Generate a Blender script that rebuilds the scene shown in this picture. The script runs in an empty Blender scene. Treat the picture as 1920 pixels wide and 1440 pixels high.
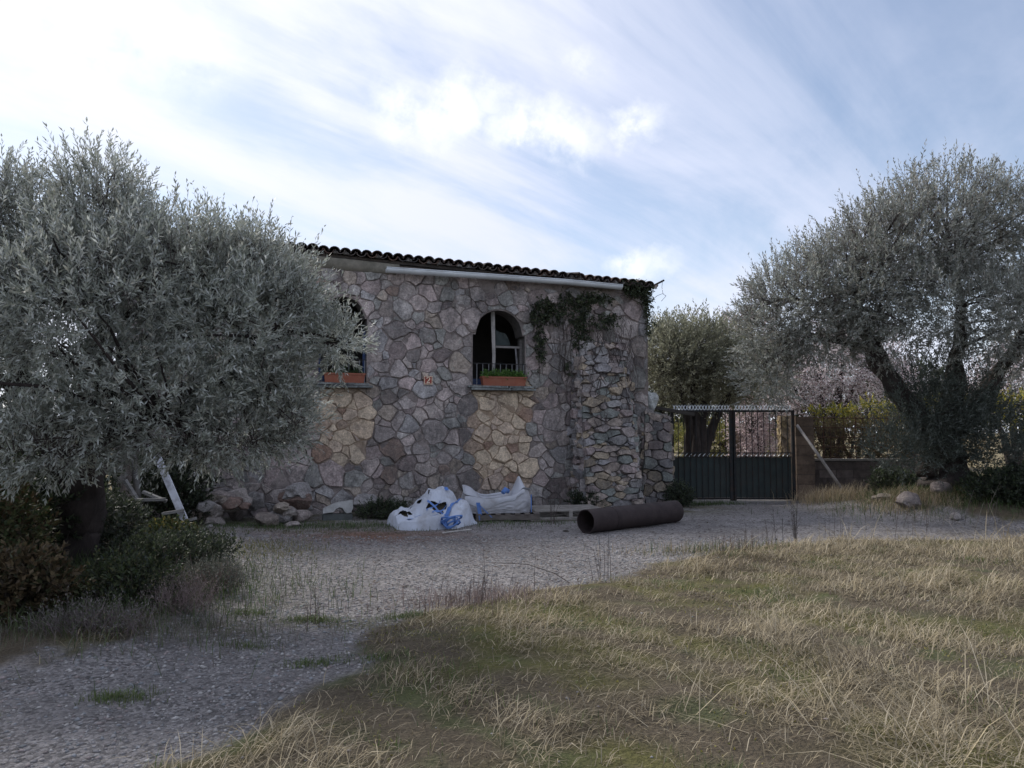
import bpy, bmesh, math, random
import numpy as np
from mathutils import Vector, Matrix, noise as mnoise

R = math.radians
random.seed(7)
rng = np.random.default_rng(11)
scn = bpy.context.scene
col = scn.collection

# ---------------------------------------------------------------- camera
EYE = 1.6
FPX = 1450.0
PITCH = math.atan(90.0 / FPX)
cam_d = bpy.data.cameras.new('camera')
cam_d.sensor_width = 36.0
cam_d.lens = 36.0 * FPX / 1920.0
cam_d.clip_start = 0.05
cam_d.clip_end = 3000.0
cam = bpy.data.objects.new('camera', cam_d)
col.objects.link(cam)
cam.location = (0, 0, EYE)
cam.rotation_euler = (R(90) + PITCH, 0, 0)
scn.camera = cam

# ---------------------------------------------------------------- sky, sun, exposure
SUN_AZ, SUN_EL = R(-46), R(43)          # behind the house, to the left
SUN_DIR = Vector((math.sin(SUN_AZ) * math.cos(SUN_EL), math.cos(SUN_AZ) * math.cos(SUN_EL), math.sin(SUN_EL)))
world = bpy.data.worlds.new('World')
scn.world = world
world.use_nodes = True


def build_world():
    nt = world.node_tree
    N, L = nt.nodes, nt.links
    bg = N['Background']
    STR = 0.065
    bg.inputs[1].default_value = STR
    sky = N.new('ShaderNodeTexSky')
    sky.sky_type = 'NISHITA'
    sky.sun_disc = False
    sky.sun_elevation = SUN_EL
    sky.sun_rotation = SUN_AZ
    sky.air_density = 1.0
    sky.dust_density = 0.7
    sky.ozone_density = 1.0
    tc = N.new('ShaderNodeTexCoord')

    def math_(op, a, b=None, clamp=False):
        n = N.new('ShaderNodeMath'); n.operation = op; n.use_clamp = clamp
        for i, v in enumerate((a, b)):
            if v is None: continue
            if isinstance(v, (int, float)): n.inputs[i].default_value = v
            else: L.new(v, n.inputs[i])
        return n.outputs[0]

    def vmath(op, a, b=None):
        n = N.new('ShaderNodeVectorMath'); n.operation = op
        for i, v in enumerate((a, b)):
            if v is None: continue
            if isinstance(v, (tuple, Vector)): n.inputs[i].default_value = v
            else: L.new(v, n.inputs[i])
        return n

    def maprange(v, a, b, c, d):
        n = N.new('ShaderNodeMapRange'); n.interpolation_type = 'SMOOTHSTEP'
        L.new(v, n.inputs[0])
        for i, x in enumerate((a, b, c, d)): n.inputs[i + 1].default_value = x
        return n.outputs[0]

    def mix(f, a, b):
        n = N.new('ShaderNodeMix'); n.data_type = 'RGBA'
        if isinstance(f, float): n.inputs[0].default_value = f
        else: L.new(f, n.inputs[0])
        for i, v in ((6, a), (7, b)):
            if isinstance(v, tuple): n.inputs[i].default_value = (*v, 1)
            else: L.new(v, n.inputs[i])
        return n.outputs[2]

    d = vmath('NORMALIZE', tc.outputs['Generated']).outputs[0]
    sep = N.new('ShaderNodeSeparateXYZ'); L.new(d, sep.inputs[0])
    zz = math_('MAXIMUM', sep.outputs[2], 0.0)
    den = math_('ADD', zz, 0.12)
    px = math_('DIVIDE', sep.outputs[0], den)
    py = math_('DIVIDE', sep.outputs[1], den)
    comb = N.new('ShaderNodeCombineXYZ')
    L.new(px, comb.inputs[0]); L.new(py, comb.inputs[1])

    def streak(rot, sx, sy, scale, detail, rough, dist, off):
        m = N.new('ShaderNodeMapping'); m.vector_type = 'TEXTURE'
        m.inputs['Rotation'].default_value = (0, 0, rot)
        m.inputs['Scale'].default_value = (1 / sx, 1 / sy, 1)
        m.inputs['Location'].default_value = off
        L.new(comb.outputs[0], m.inputs[0])
        t = N.new('ShaderNodeTexNoise')
        t.inputs['Scale'].default_value = scale
        t.inputs['Detail'].default_value = detail
        t.inputs['Roughness'].default_value = rough
        t.inputs['Distortion'].default_value = dist
        L.new(m.outputs[0], t.inputs[0])
        return t.outputs[0]

    s1 = streak(R(48), 0.30, 1.5, 1.1, 7, 0.58, 0.7, (1.3, 0.2, 0))
    s2 = streak(R(62), 0.7, 1.6, 1.3, 6, 0.6, 0.4, (4.1, 2.2, 0))
    veil = maprange(math_('ADD', math_('MULTIPLY', s1, 0.6), math_('MULTIPLY', s2, 0.4)), 0.38, 0.60, 0.0, 1.0)
    # glow of the thin cloud round the sun: forward scattering
    cosang = vmath('DOT_PRODUCT', d, tuple(SUN_DIR)).outputs['Value']
    near = maprange(cosang, 0.62, 0.99, 0.0, 1.0)
    # brightness of the veil
    cloud_far = (0.395 / STR, 0.415 / STR, 0.50 / STR)
    cloud_near = (0.49 / STR, 0.50 / STR, 0.53 / STR)
    vcol = mix(near, cloud_far, cloud_near)
    # a thinner place in the cloud towards the upper right
    thin = vmath('DOT_PRODUCT', d, (0.46, 0.72, 0.52)).outputs['Value']
    veil2 = math_('MULTIPLY', math_('ADD', math_('MULTIPLY', veil, 0.72), 0.26),
                  maprange(thin, 0.88, 1.0, 1.0, 0.45), True)
    base = mix(veil2, sky.outputs[0], vcol)
    # paler low band of haze
    low = maprange(zz, 0.0, 0.28, 0.62, 0.0)
    base = mix(low, base, (0.42 / STR, 0.45 / STR, 0.52 / STR))
    # a few small cumulus puffs
    nz = N.new('ShaderNodeTexNoise')
    nz.inputs['Scale'].default_value = 14.0
    nz.inputs['Detail'].default_value = 7
    nz.inputs['Roughness'].default_value = 0.62
    L.new(d, nz.inputs[0])
    wob = vmath('SCALE', vmath('SUBTRACT', nz.outputs['Color'], (0.5, 0.5, 0.5)).outputs[0])
    wob.inputs['Scale'].default_value = 0.10
    dw = vmath('ADD', d, wob.outputs[0]).outputs[0]
    dws = vmath('MULTIPLY', dw, (1, 1, 1.35)).outputs[0]

    def dirpx(x, y):
        v = Vector((x - 960, FPX, 0)) + Vector((0, 0, -(y - 810)))
        return v.normalized()
    puff = None
    for (x, y, r, s) in ((790, 215, 0.060, 1.0), (860, 185, 0.055, 1.0), (935, 165, 0.035, .6), (1000, 225, 0.055, 1.0), (1070, 255, 0.050, .9),
                         (1200, 215, 0.040, .9), (1100, 120, 0.035, .45), (1195, 505, 0.035, .8), (1240, 512, 0.030, .5),
                         (300, 60, .09, .7), (120, 40, .10, .7), (1700, -500, .12, .8), (-900, 100, .13, .8), (2600, 300, .1, .7)):
        v = dirpx(x, y)
        dist = vmath('DISTANCE', dws, (v.x, v.y, v.z * 1.35)).outputs['Value']
        m = maprange(dist, r * 1.25, r * 0.1, 0.0, s)
        puff = m if puff is None else math_('MAXIMUM', puff, m)
    pf = math_('MULTIPLY', puff, maprange(nz.outputs[0], 0.34, 0.56, 0.25, 1.0), True)
    base = mix(pf, base, (0.53 / STR, 0.54 / STR, 0.56 / STR))
    L.new(base, bg.inputs[0])


build_world()
sun_d = bpy.data.lights.new('sun', 'SUN')
sun_d.energy = 1.5
sun_d.angle = R(14)
sun_d.color = (1.0, 0.95, 0.88)
sun = bpy.data.objects.new('sun', sun_d)
col.objects.link(sun)
sun.location = SUN_DIR * 60
sun.rotation_euler = (-SUN_DIR).to_track_quat('-Z', 'Y').to_euler()
vs = scn.view_settings
vs.view_transform = 'Standard'
vs.look = 'None'
vs.exposure = 1.13
vs.gamma = 1.0
vs.use_curve_mapping = False
scn.cycles.max_bounces = 4
scn.cycles.diffuse_bounces = 4
scn.cycles.glossy_bounces = 2
scn.cycles.transmission_bounces = 3


# ---------------------------------------------------------------- helpers: places
def ray(px, py):
    f = Vector((0, math.cos(PITCH), math.sin(PITCH)))
    u = Vector((0, -math.sin(PITCH), math.cos(PITCH)))
    return f * FPX + Vector((1, 0, 0)) * (px - 960) - u * (py - 720)


def at(px, py, Y):
    d = ray(px, py)
    return Vector((0, 0, EYE)) + d * (Y / d.y)


# the house front runs through HP, its own x axis along the wall, y into the house
HP = Vector((-3.72, 15.0, 0))
HA = math.atan2(0.32, 1.0)
HX = Vector((math.cos(HA), math.sin(HA), 0))
HN = Vector((-math.sin(HA), math.cos(HA), 0))


def on_wall(px, py, out=0.0):
    d = ray(px, py)
    o = Vector((0, 0, EYE))
    t = ((HP - HN * out) - o).dot(HN) / d.dot(HN)
    p = o + d * t - HP
    return p.dot(HX), p.z


def house_world(s, dep, h):
    return HP + HX * s + HN * dep + Vector((0, 0, h))


# ---------------------------------------------------------------- helpers: fields
def snoise(x, y, z=0.0, seed=0.0, octaves=3):
    """cheap smooth vector noise, about -1..1"""
    x = np.asarray(x, float); y = np.asarray(y, float); z = np.asarray(z, float)
    r = 0; a = 1.0; f = 1.0; tot = 0
    for k in range(octaves):
        s = seed * 3.1 + k * 7.7
        r = r + a * (np.sin(1.7 * f * x + 2.3 * np.sin(0.9 * f * y + s) + s * 1.3)
                     * np.sin(1.9 * f * y + 2.1 * np.sin(1.1 * f * x + 0.7 * f * z + s * .7) + s * 2.1)
                     + 0.5 * np.sin(2.3 * f * (x + y) * 0.7 + 1.3 * f * z + s * 1.9))
        tot += a * 1.2; a *= 0.55; f *= 2.03
    return r / tot


def sstep(a, b, x):
    t = np.clip((np.asarray(x, float) - a) / (b - a), 0, 1)
    return t * t * (3 - 2 * t)


TRACK = np.array([(-8, -2), (-1.7, -2), (-1.6, 3.0), (-1.42, 3.9), (-1.07, 4.83), (-1.0, 5.95), (-.70, 6.8), (0.1, 7.6), (1.0, 8.3),
                  (2.4, 9.9), (3.6, 11.0), (5.2, 11.35), (7.5, 11.35), (14, 11.0), (22, 10.5), (23, 13), (11.5, 12.7), (8.6, 13.0), (7.7, 14.6),
                  (6.6, 16.6), (6.3, 18.2), (6.2, 24), (5.0, 27), (4.0, 24), (3.7, 18), (2.9, 17.1), (-7, 14.0), (-5.6, 13.3),
                  (-5.0, 12.2), (-3.8, 9.7), (-2.75, 7.3), (-2.9, 5.8), (-3.6, 5.1), (-5, 4.4), (-8, 3.6)])


def poly_sd(x, y, P):
    """signed distance to polygon, positive inside"""
    x = np.asarray(x, float); y = np.asarray(y, float)
    d = np.full(x.shape, 1e9); ins = np.zeros(x.shape, bool)
    n = len(P)
    for i in range(n):
        ax, ay = P[i]; bx, by = P[(i + 1) % n]
        ex, ey = bx - ax, by - ay
        t = np.clip(((x - ax) * ex + (y - ay) * ey) / (ex * ex + ey * ey), 0, 1)
        d = np.minimum(d, np.hypot(x - ax - t * ex, y - ay - t * ey))
        c = ((ay > y) != (by > y)) & (x < (bx - ax) * (y - ay) / (by - ay + 1e-12) + ax)
        ins ^= c
    return np.where(ins, d, -d)


def track_mask(x, y):
    sd = poly_sd(x, y, TRACK)
    return sstep(-0.12, 0.12, sd + 0.42 * snoise(np.asarray(x) * 1.4, np.asarray(y) * 1.4, 0, 2) + 0.17 * snoise(np.asarray(x) * 6, np.asarray(y) * 6, 0, 3))


def gz(x, y):
    x = np.asarray(x, float); y = np.asarray(y, float)
    m = sstep(-0.5, 0.6, poly_sd(x, y, TRACK))
    z = 0.07 * (1 - m) * sstep(1, 4, np.hypot(x, y))
    z = z + 0.55 * np.exp(-(((x - 9.6) / 2.3) ** 2 + ((y - 15.6) / 1.7) ** 2))
    z = z + 0.30 * np.exp(-(((x + 6.2) / 2.2) ** 2 + ((y - 9.0) / 2.6) ** 2))
    z = z + (0.035 * snoise(x * .8, y * .8, 0, 5, 2)) * (1 - 0.6 * m) + 0.008 * snoise(x * 3, y * 3, 0, 6, 2)
    return z


def gzs(x, y):
    return float(gz(np.array([x]), np.array([y]))[0])


# ---------------------------------------------------------------- helpers: objects
def tag(o, label=None, cat=None, group=None, kind=None):
    if label: o['label'] = label
    if cat: o['category'] = cat
    if group: o['group'] = group
    if kind or cat: o['kind'] = kind or 'thing'
    return o


def empty(name, loc=(0, 0, 0), rz=0.0, parent=None):
    o = bpy.data.objects.new(name, None)
    o.empty_display_size = 0.2
    o.location = loc
    o.rotation_euler = (0, 0, rz)
    if parent: o.parent = parent
    col.objects.link(o)
    return o


def link(name, me, mat, parent=None, loc=(0, 0, 0), rot=(0, 0, 0)):
    if mat and not me.materials: me.materials.append(mat)
    o = bpy.data.objects.new(name, me)
    o.location = loc
    o.rotation_euler = rot
    if parent: o.parent = parent
    col.objects.link(o)
    return o


def set_col(me, cols):
    a = me.color_attributes.new('Col', 'FLOAT_COLOR', 'POINT')
    c = np.ones((len(me.vertices), 4), np.float32)
    cols = np.asarray(cols, np.float32)
    c[:, :cols.shape[1]] = cols
    a.data.foreach_set('color', c.ravel())


def np_mesh(name, V, F4=None, F3=None, cols=None, smooth=False):
    me = bpy.data.meshes.new(name)
    V = np.asarray(V, np.float32)
    me.vertices.add(len(V))
    me.vertices.foreach_set('co', V.ravel())
    idx = []; tot = []
    if F4 is not None and len(F4):
        F4 = np.asarray(F4, np.int32); idx.append(F4.ravel()); tot.append(np.full(len(F4), 4, np.int32))
    if F3 is not None and len(F3):
        F3 = np.asarray(F3, np.int32); idx.append(F3.ravel()); tot.append(np.full(len(F3), 3, np.int32))
    idx = np.concatenate(idx); tot = np.concatenate(tot)
    me.loops.add(len(idx))
    me.loops.foreach_set('vertex_index', idx)
    me.polygons.add(len(tot))
    start = np.concatenate(([0], np.cumsum(tot)[:-1])).astype(np.int32)
    me.polygons.foreach_set('loop_start', start)
    me.polygons.foreach_set('loop_total', tot)
    if smooth: me.polygons.foreach_set('use_smooth', np.ones(len(tot), bool))
    me.update(calc_edges=True)
    if cols is not None: set_col(me, cols)
    return me


class MB:
    """collects pieces of ONE mesh"""
    def __init__(self):
        self.v = []; self.f = []; self.c = []

    def add(self, vs, fs, c=(1, 1, 1)):
        b = len(self.v)
        self.v += [tuple(p) for p in vs]
        self.f += [tuple(i + b for i in f) for f in fs]
        self.c += [c] * len(vs)

    def box(self, lo, hi, c=(1, 1, 1), M=None):
        x0, y0, z0 = lo; x1, y1, z1 = hi
        p = [Vector(q) for q in ((x0, y0, z0), (x1, y0, z0), (x1, y1, z0), (x0, y1, z0), (x0, y0, z1), (x1, y0, z1), (x1, y1, z1), (x0, y1, z1))]
        if M is not None: p = [M @ q for q in p]
        self.add(p, ((3, 2, 1, 0), (4, 5, 6, 7), (0, 1, 5, 4), (1, 2, 6, 5), (2, 3, 7, 6), (3, 0, 4, 7)), c)

    def tube(self, pts, rad, n=8, c=(1, 1, 1), cap=True, wob=0.0, seed=0):
        pts = [Vector(p) for p in pts]
        if isinstance(rad, (int, float)): rad = [rad] * len(pts)
        vs, fs = [], []
        up = Vector((0.31, 0.17, 0.93)).normalized()
        prev = None
        for i, p in enumerate(pts):
            t = (pts[min(i + 1, len(pts) - 1)] - pts[max(i - 1, 0)])
            t = t.normalized() if t.length > 1e-9 else Vector((0, 0, 1))
            if prev is None:
                a = t.cross(up)
                if a.length < 1e-3: a = t.cross(Vector((1, 0, 0)))
            else:
                a = prev - t * prev.dot(t)
            a.normalize(); prev = a
            b = t.cross(a)
            for k in range(n):
                th = 2 * math.pi * k / n
                rr = rad[i] * (1 + (wob * (mnoise.noise(Vector((math.cos(th) * 1.3 + seed, math.sin(th) * 1.3, i * 0.45))) * 1.6) if wob else 0))
                vs.append(p + a * (math.cos(th) * rr) + b * (math.sin(th) * rr))
        for i in range(len(pts) - 1):
            for k in range(n):
                k2 = (k + 1) % n
                fs.append((i * n + k, i * n + k2, (i + 1) * n + k2, (i + 1) * n + k))
        if cap:
            fs.append(tuple(reversed(range(n))))
            fs.append(tuple((len(pts) - 1) * n + k for k in range(n)))
        self.add(vs, fs, c)

    def build(self, name, mat, parent=None, smooth=False, loc=(0, 0, 0), rot=(0, 0, 0)):
        me = bpy.data.meshes.new(name)
        me.from_pydata(self.v, [], self.f)
        if smooth:
            me.polygons.foreach_set('use_smooth', np.ones(len(me.polygons), bool))
        me.update()
        set_col(me, [tuple(c[:3]) for c in self.c])
        return link(name, me, mat, parent, loc, rot)


# ---------------------------------------------------------------- materials
def new_mat(name):
    m = bpy.data.materials.new(name)
    m.use_nodes = True
    return m, m.node_tree.nodes, m.node_tree.links, m.node_tree.nodes['Principled BSDF']


def n_noise(N, L, scale, detail=4, rough=0.6, coord=None, mapping=None):
    t = N.new('ShaderNodeTexNoise')
    t.inputs['Scale'].default_value = scale
    t.inputs['Detail'].default_value = detail
    t.inputs['Roughness'].default_value = rough
    if coord is not None:
        if mapping:
            m = N.new('ShaderNodeMapping'); m.inputs['Scale'].default_value = mapping
            L.new(coord, m.inputs[0]); coord = m.outputs[0]
        L.new(coord, t.inputs[0])
    return t.outputs[0]


def n_range(N, L, v, a, b, c, d):
    n = N.new('ShaderNodeMapRange')
    L.new(v, n.inputs[0])
    for i, x in enumerate((a, b, c, d)): n.inputs[i + 1].default_value = x
    return n.outputs[0]


def n_mix(N, L, f, a, b, blend='MIX'):
    n = N.new('ShaderNodeMix'); n.data_type = 'RGBA'; n.blend_type = blend
    for i, v in ((0, f), (6, a), (7, b)):
        if isinstance(v, (int, float)): n.inputs[i].default_value = v
        elif isinstance(v, tuple): n.inputs[i].default_value = (*v, 1)
        else: L.new(v, n.inputs[i])
    return n.outputs[2]


def n_math(N, L, op, a, b):
    n = N.new('ShaderNodeMath'); n.operation = op; n.use_clamp = True
    for i, v in enumerate((a, b)):
        if isinstance(v, (int, float)): n.inputs[i].default_value = v
        else: L.new(v, n.inputs[i])
    return n.outputs[0]


def n_bump(N, L, bsdf, h, strength, dist):
    b = N.new('ShaderNodeBump')
    b.inputs['Strength'].default_value = strength
    b.inputs['Distance'].default_value = dist
    L.new(h, b.inputs['Height'])
    L.new(b.outputs[0], bsdf.inputs['Normal'])


def mat_basic(name, color=None, rough=0.85, var=0.35, nscale=8.0, dirt=(0.05, 0.045, 0.04), dirt_amt=0.4, dscale=3.0, bump=0.3, bdist=0.01, metal=0.0, stretch=None, spec=0.3):
    """colour from the mesh's Col attribute (or a given colour), broken up with grain and dirt"""
    m, N, L, P = new_mat(name)
    geo = N.new('ShaderNodeNewGeometry')
    pos = geo.outputs['Position']
    if color is None:
        a = N.new('ShaderNodeAttribute'); a.attribute_name = 'Col'; base = a.outputs['Color']
    else:
        rgb = N.new('ShaderNodeRGB'); rgb.outputs[0].default_value = (*color, 1); base = rgb.outputs[0]
    n1 = n_noise(N, L, nscale, 6, 0.65, pos, stretch)
    g = n_range(N, L, n1, 0.25, 0.75, 1 - var, 1 + var)
    gc = N.new('ShaderNodeCombineColor')
    for i in range(3): L.new(g, gc.inputs[i])
    c = n_mix(N, L, 1.0, base, gc.outputs[0], 'MULTIPLY')
    n2 = n_noise(N, L, dscale, 5, 0.65, pos)
    f = n_range(N, L, n2, 0.45, 0.72, 0.0, dirt_amt)
    c = n_mix(N, L, f, c, dirt)
    L.new(c, P.inputs['Base Color'])
    P.inputs['Roughness'].default_value = rough
    P.inputs['Metallic'].default_value = metal
    P.inputs['Specular IOR Level'].default_value = spec
    n3 = n_noise(N, L, nscale * 3, 6, 0.7, pos, stretch)
    if bump: n_bump(N, L, P, n3, bump, bdist)
    return m


def mat_stone(name, stain=0.75):
    m, N, L, P = new_mat(name)
    geo = N.new('ShaderNodeNewGeometry'); pos = geo.outputs['Position']
    a = N.new('ShaderNodeAttribute'); a.attribute_name = 'Col'
    n1 = n_noise(N, L, 9, 7, 0.7, pos)
    g = n_range(N, L, n1, 0.30, 0.70, 0.72, 1.75)
    gc = N.new('ShaderNodeCombineColor')
    for i in range(3): L.new(g, gc.inputs[i])
    c = n_mix(N, L, 1.0, a.outputs['Color'], gc.outputs[0], 'MULTIPLY')
    # hue patches inside a stone
    n5 = n_noise(N, L, 4.0, 3, 0.5, pos)
    c = n_mix(N, L, n_range(N, L, n5, 0.5, 0.75, 0, 0.35), c, (0.24, 0.20, 0.19))
    # weathering crust: grey black lichen, stronger where alpha says so
    n2 = n_noise(N, L, 1.7, 8, 0.78, pos, (1.0, 1.0, 0.5))
    crust = n_math(N, L, 'MULTIPLY', n_range(N, L, n2, 0.42, 0.62, 0.0, stain), a.outputs['Alpha'])
    n3 = n_noise(N, L, 22, 5, 0.7, pos)
    spots = n_range(N, L, n_noise(N, L, 30, 6, 0.75, pos), 0.30, 0.62, 0.45, 1.25)
    sp = N.new('ShaderNodeCombineColor')
    for i in range(3): L.new(spots, sp.inputs[i])
    c = n_mix(N, L, 0.85, c, sp.outputs[0], 'MULTIPLY')
    crust2 = n_math(N, L, 'MULTIPLY', crust, n_range(N, L, n3, 0.3, 0.6, 0.45, 1.0))
    c = n_mix(N, L, crust2, c, (0.085, 0.085, 0.088))
    # pale lichen spots
    n4 = n_noise(N, L, 14, 4, 0.6, pos)
    pale = n_math(N, L, 'MULTIPLY', n_range(N, L, n4, 0.60, 0.70, 0.0, 0.45), a.outputs['Alpha'])
    c = n_mix(N, L, pale, c, (0.33, 0.36, 0.32))
    L.new(c, P.inputs['Base Color'])
    P.inputs['Roughness'].default_value = 0.93
    P.inputs['Specular IOR Level'].default_value = 0.15
    hb = n_math(N, L, 'ADD', n_math(N, L, 'MULTIPLY', n_noise(N, L, 16, 8, 0.72, pos), 0.7), n_math(N, L, 'MULTIPLY', n_noise(N, L, 60, 4, 0.6, pos), 0.25))
    n_bump(N, L, P, hb, 1.0, 0.05)
    return m


def mat_leaf(name, trans=0.28, rough=0.55, spec=0.35):
    m, N, L, P = new_mat(name)
    a = N.new('ShaderNodeAttribute'); a.attribute_name = 'Col'
    geo = N.new('ShaderNodeNewGeometry')
    n = n_noise(N, L, 2.2, 3, 0.6, geo.outputs['Position'])
    g = n_range(N, L, n, 0.3, 0.7, 0.78, 1.22)
    gc = N.new('ShaderNodeCombineColor')
    for i in range(3): L.new(g, gc.inputs[i])
    c = n_mix(N, L, 1.0, a.outputs['Color'], gc.outputs[0], 'MULTIPLY')
    L.new(c, P.inputs['Base Color'])
    P.inputs['Roughness'].default_value = rough
    P.inputs['Specular IOR Level'].default_value = spec
    tr = N.new('ShaderNodeBsdfTranslucent')
    L.new(c, tr.inputs['Color'])
    ms = N.new('ShaderNodeMixShader'); ms.inputs[0].default_value = trans
    L.new(P.outputs[0], ms.inputs[1]); L.new(tr.outputs[0], ms.inputs[2])
    L.new(ms.outputs[0], N['Material Output'].inputs['Surface'])
    return m


def mat_ground():
    m, N, L, P = new_mat('ground_soil')
    geo = N.new('ShaderNodeNewGeometry'); pos = geo.outputs['Position']
    a = N.new('ShaderNodeAttribute'); a.attribute_name = 'Col'
    n1 = n_noise(N, L, 3.0, 8, 0.7, pos)
    n2 = n_noise(N, L, 45, 5, 0.75, pos)
    g = n_range(N, L, n1, 0.25, 0.75, 0.72, 1.28)
    g2 = n_range(N, L, n2, 0.25, 0.75, 0.6, 1.4)
    gg = N.new('ShaderNodeMath'); gg.operation = 'MULTIPLY'; L.new(g, gg.inputs[0]); L.new(g2, gg.inputs[1])
    gc = N.new('ShaderNodeCombineColor')
    for i in range(3): L.new(gg.outputs[0], gc.inputs[i])
    c = n_mix(N, L, 1.0, a.outputs['Color'], gc.outputs[0], 'MULTIPLY')
    # gravel: small stones, each with its own tone
    v = N.new('ShaderNodeTexVoronoi'); v.inputs['Scale'].default_value = 42
    L.new(pos, v.inputs[0])
    sc = N.new('ShaderNodeSeparateColor'); L.new(v.outputs['Color'], sc.inputs[0])
    tone = n_range(N, L, sc.outputs[0], 0, 1, 0.45, 1.65)
    tc = N.new('ShaderNodeCombineColor')
    for i in range(3): L.new(tone, tc.inputs[i])
    cg = n_mix(N, L, 1.0, c, tc.outputs[0], 'MULTIPLY')
    gm = n_math(N, L, 'MULTIPLY', a.outputs['Alpha'], n_range(N, L, n_noise(N, L, 1.6, 4, 0.6, pos), 0.35, 0.6, 0.35, 1.0))
    c = n_mix(N, L, gm, c, cg)
    # scattered dark litter
    n6 = n_noise(N, L, 18, 6, 0.8, pos)
    c = n_mix(N, L, n_range(N, L, n6, 0.60, 0.68, 0, 0.55), c, (0.055, 0.048, 0.042))
    L.new(c, P.inputs['Base Color'])
    P.inputs['Roughness'].default_value = 0.95
    P.inputs['Specular IOR Level'].default_value = 0.15
    vd = n_range(N, L, v.outputs['Distance'], 0.0, 0.7, 1.0, 0.0)
    h = n_math(N, L, 'ADD', n_math(N, L, 'MULTIPLY', vd, 0.35), n_math(N, L, 'MULTIPLY', n2, 0.6))
    n_bump(N, L, P, h, 1.0, 0.045)
    return m


M_STONE = mat_stone('fieldstone', .85)
M_MORTAR = mat_basic('lime_mortar', None, 0.95, 0.4, 14, (0.05, 0.048, 0.045), 0.6, 1.6, 0.9, 0.03)
M_ROCK = mat_stone('loose_rock', 0.5)
M_DARK = mat_basic('interior_plaster', (0.10, 0.095, 0.09), 0.95, 0.4, 3)
M_TILE = mat_basic('old_clay_tile', None, 0.92, 0.45, 12, (0.035, 0.033, 0.033), 0.8, 4, 0.5, 0.01)
M_CONC = mat_basic('concrete', None, 0.92, 0.25, 10, (0.09, 0.09, 0.075), 0.6, 2.2, 0.5, 0.012)
M_ZINC = mat_basic('painted_gutter', (0.74, 0.79, 0.83), 0.5, 0.12, 5, (0.24, 0.25, 0.25), 0.5, 2.5, 0.1, 0.004, 0.1, None, 0.4)
M_WOODG = mat_basic('weathered_wood', None, 0.9, 0.45, 6, (0.05, 0.045, 0.04), 0.5, 2, 0.5, 0.008, 0, (1, 1, 8))
M_PAINTW = mat_basic('white_painted_board', None, 0.7, 0.15, 8, (0.10, 0.095, 0.09), 0.75, 5, 0.2, 0.004)
M_BLUE = mat_basic('blue_paint', (0.022, 0.05, 0.14), 0.6, 0.3, 9, (0.12, 0.13, 0.14), 0.6, 6, 0.2, 0.003)
M_TERRA = mat_basic('terracotta_plastic', (0.27, 0.090, 0.055), 0.55, 0.15, 6, (0.30, 0.17, 0.11), 0.4, 7, 0.1, 0.003)
M_IRON = mat_basic('dark_iron', (0.022, 0.025, 0.028), 0.6, 0.3, 15, (0.07, 0.035, 0.02), 0.5, 8, 0.2, 0.003, 0.3)
M_SHEET = mat_basic('dark_sheet', (0.030, 0.042, 0.042), 0.65, 0.3, 3, (0.06, 0.05, 0.04), 0.4, 2, 0.2, 0.01)
M_RUST = mat_basic('rusty_steel', (0.045, 0.034, 0.034), 0.75, 0.35, 7, (0.025, 0.020, 0.020), 0.6, 3, 0.4, 0.006, 0.25)
M_RUSTBAR = mat_basic('rusty_bar', (0.085, 0.045, 0.030), 0.85, 0.4, 20)
M_BARK = mat_basic('olive_bark', None, 0.95, 0.5, 9, (0.03, 0.026, 0.024), 0.6, 4, 0.9, 0.04, 0, (1, 1, .35))
M_LEAF = mat_leaf('olive_leaf', 0.36, 0.45, 0.5)
M_GREEN = mat_leaf('green_leaf', 0.3)
M_PETAL = mat_leaf('petal', 0.45, 0.7, 0.2)
M_STRAW = mat_leaf('straw', 0.25, 0.75, 0.2)
M_BAG = mat_basic('woven_bag', None, 0.62, 0.10, 6, (0.20, 0.18, 0.16), 0.55, 3.2, 0.25, 0.006, 0, None, 0.3)
M_STRAP = mat_basic('blue_webbing', (0.085, 0.19, 0.48), 0.6, 0.2, 30, (0.2, 0.22, 0.26), 0.4, 9, 0.2, 0.003)
M_RED = mat_basic('enamel_red', (0.28, 0.045, 0.03), 0.4, 0.1, 10, (0.12, 0.05, 0.04), 0.3, 20, 0)
M_CREAM = mat_basic('enamel_cream', (0.72, 0.64, 0.48), 0.4, 0.05, 10, (0.5, 0.4, 0.3), 0.2, 20, 0)
M_GROUND = mat_ground()
M_PEBBLE = mat_basic('pebble', None, 0.9, 0.3, 40, (0.1, 0.09, 0.08), 0.3, 20, 0)
M_BLOCK = mat_basic('old_block', None, 0.95, 0.4, 7, (0.04, 0.035, 0.035), 0.6, 2, 0.7, 0.03)


# ---------------------------------------------------------------- the ground
def axis(fine0, fine1, step, lo, hi):
    a = list(np.arange(fine0, fine1 + 1e-6, step))
    s = step
    while a[-1] < hi:
        s *= 1.28; a.append(a[-1] + s)
    s = step; b = []
    x = fine0
    while x > lo:
        s *= 1.28; x -= s; b.append(x)
    return np.array(b[::-1] + a)


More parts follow.
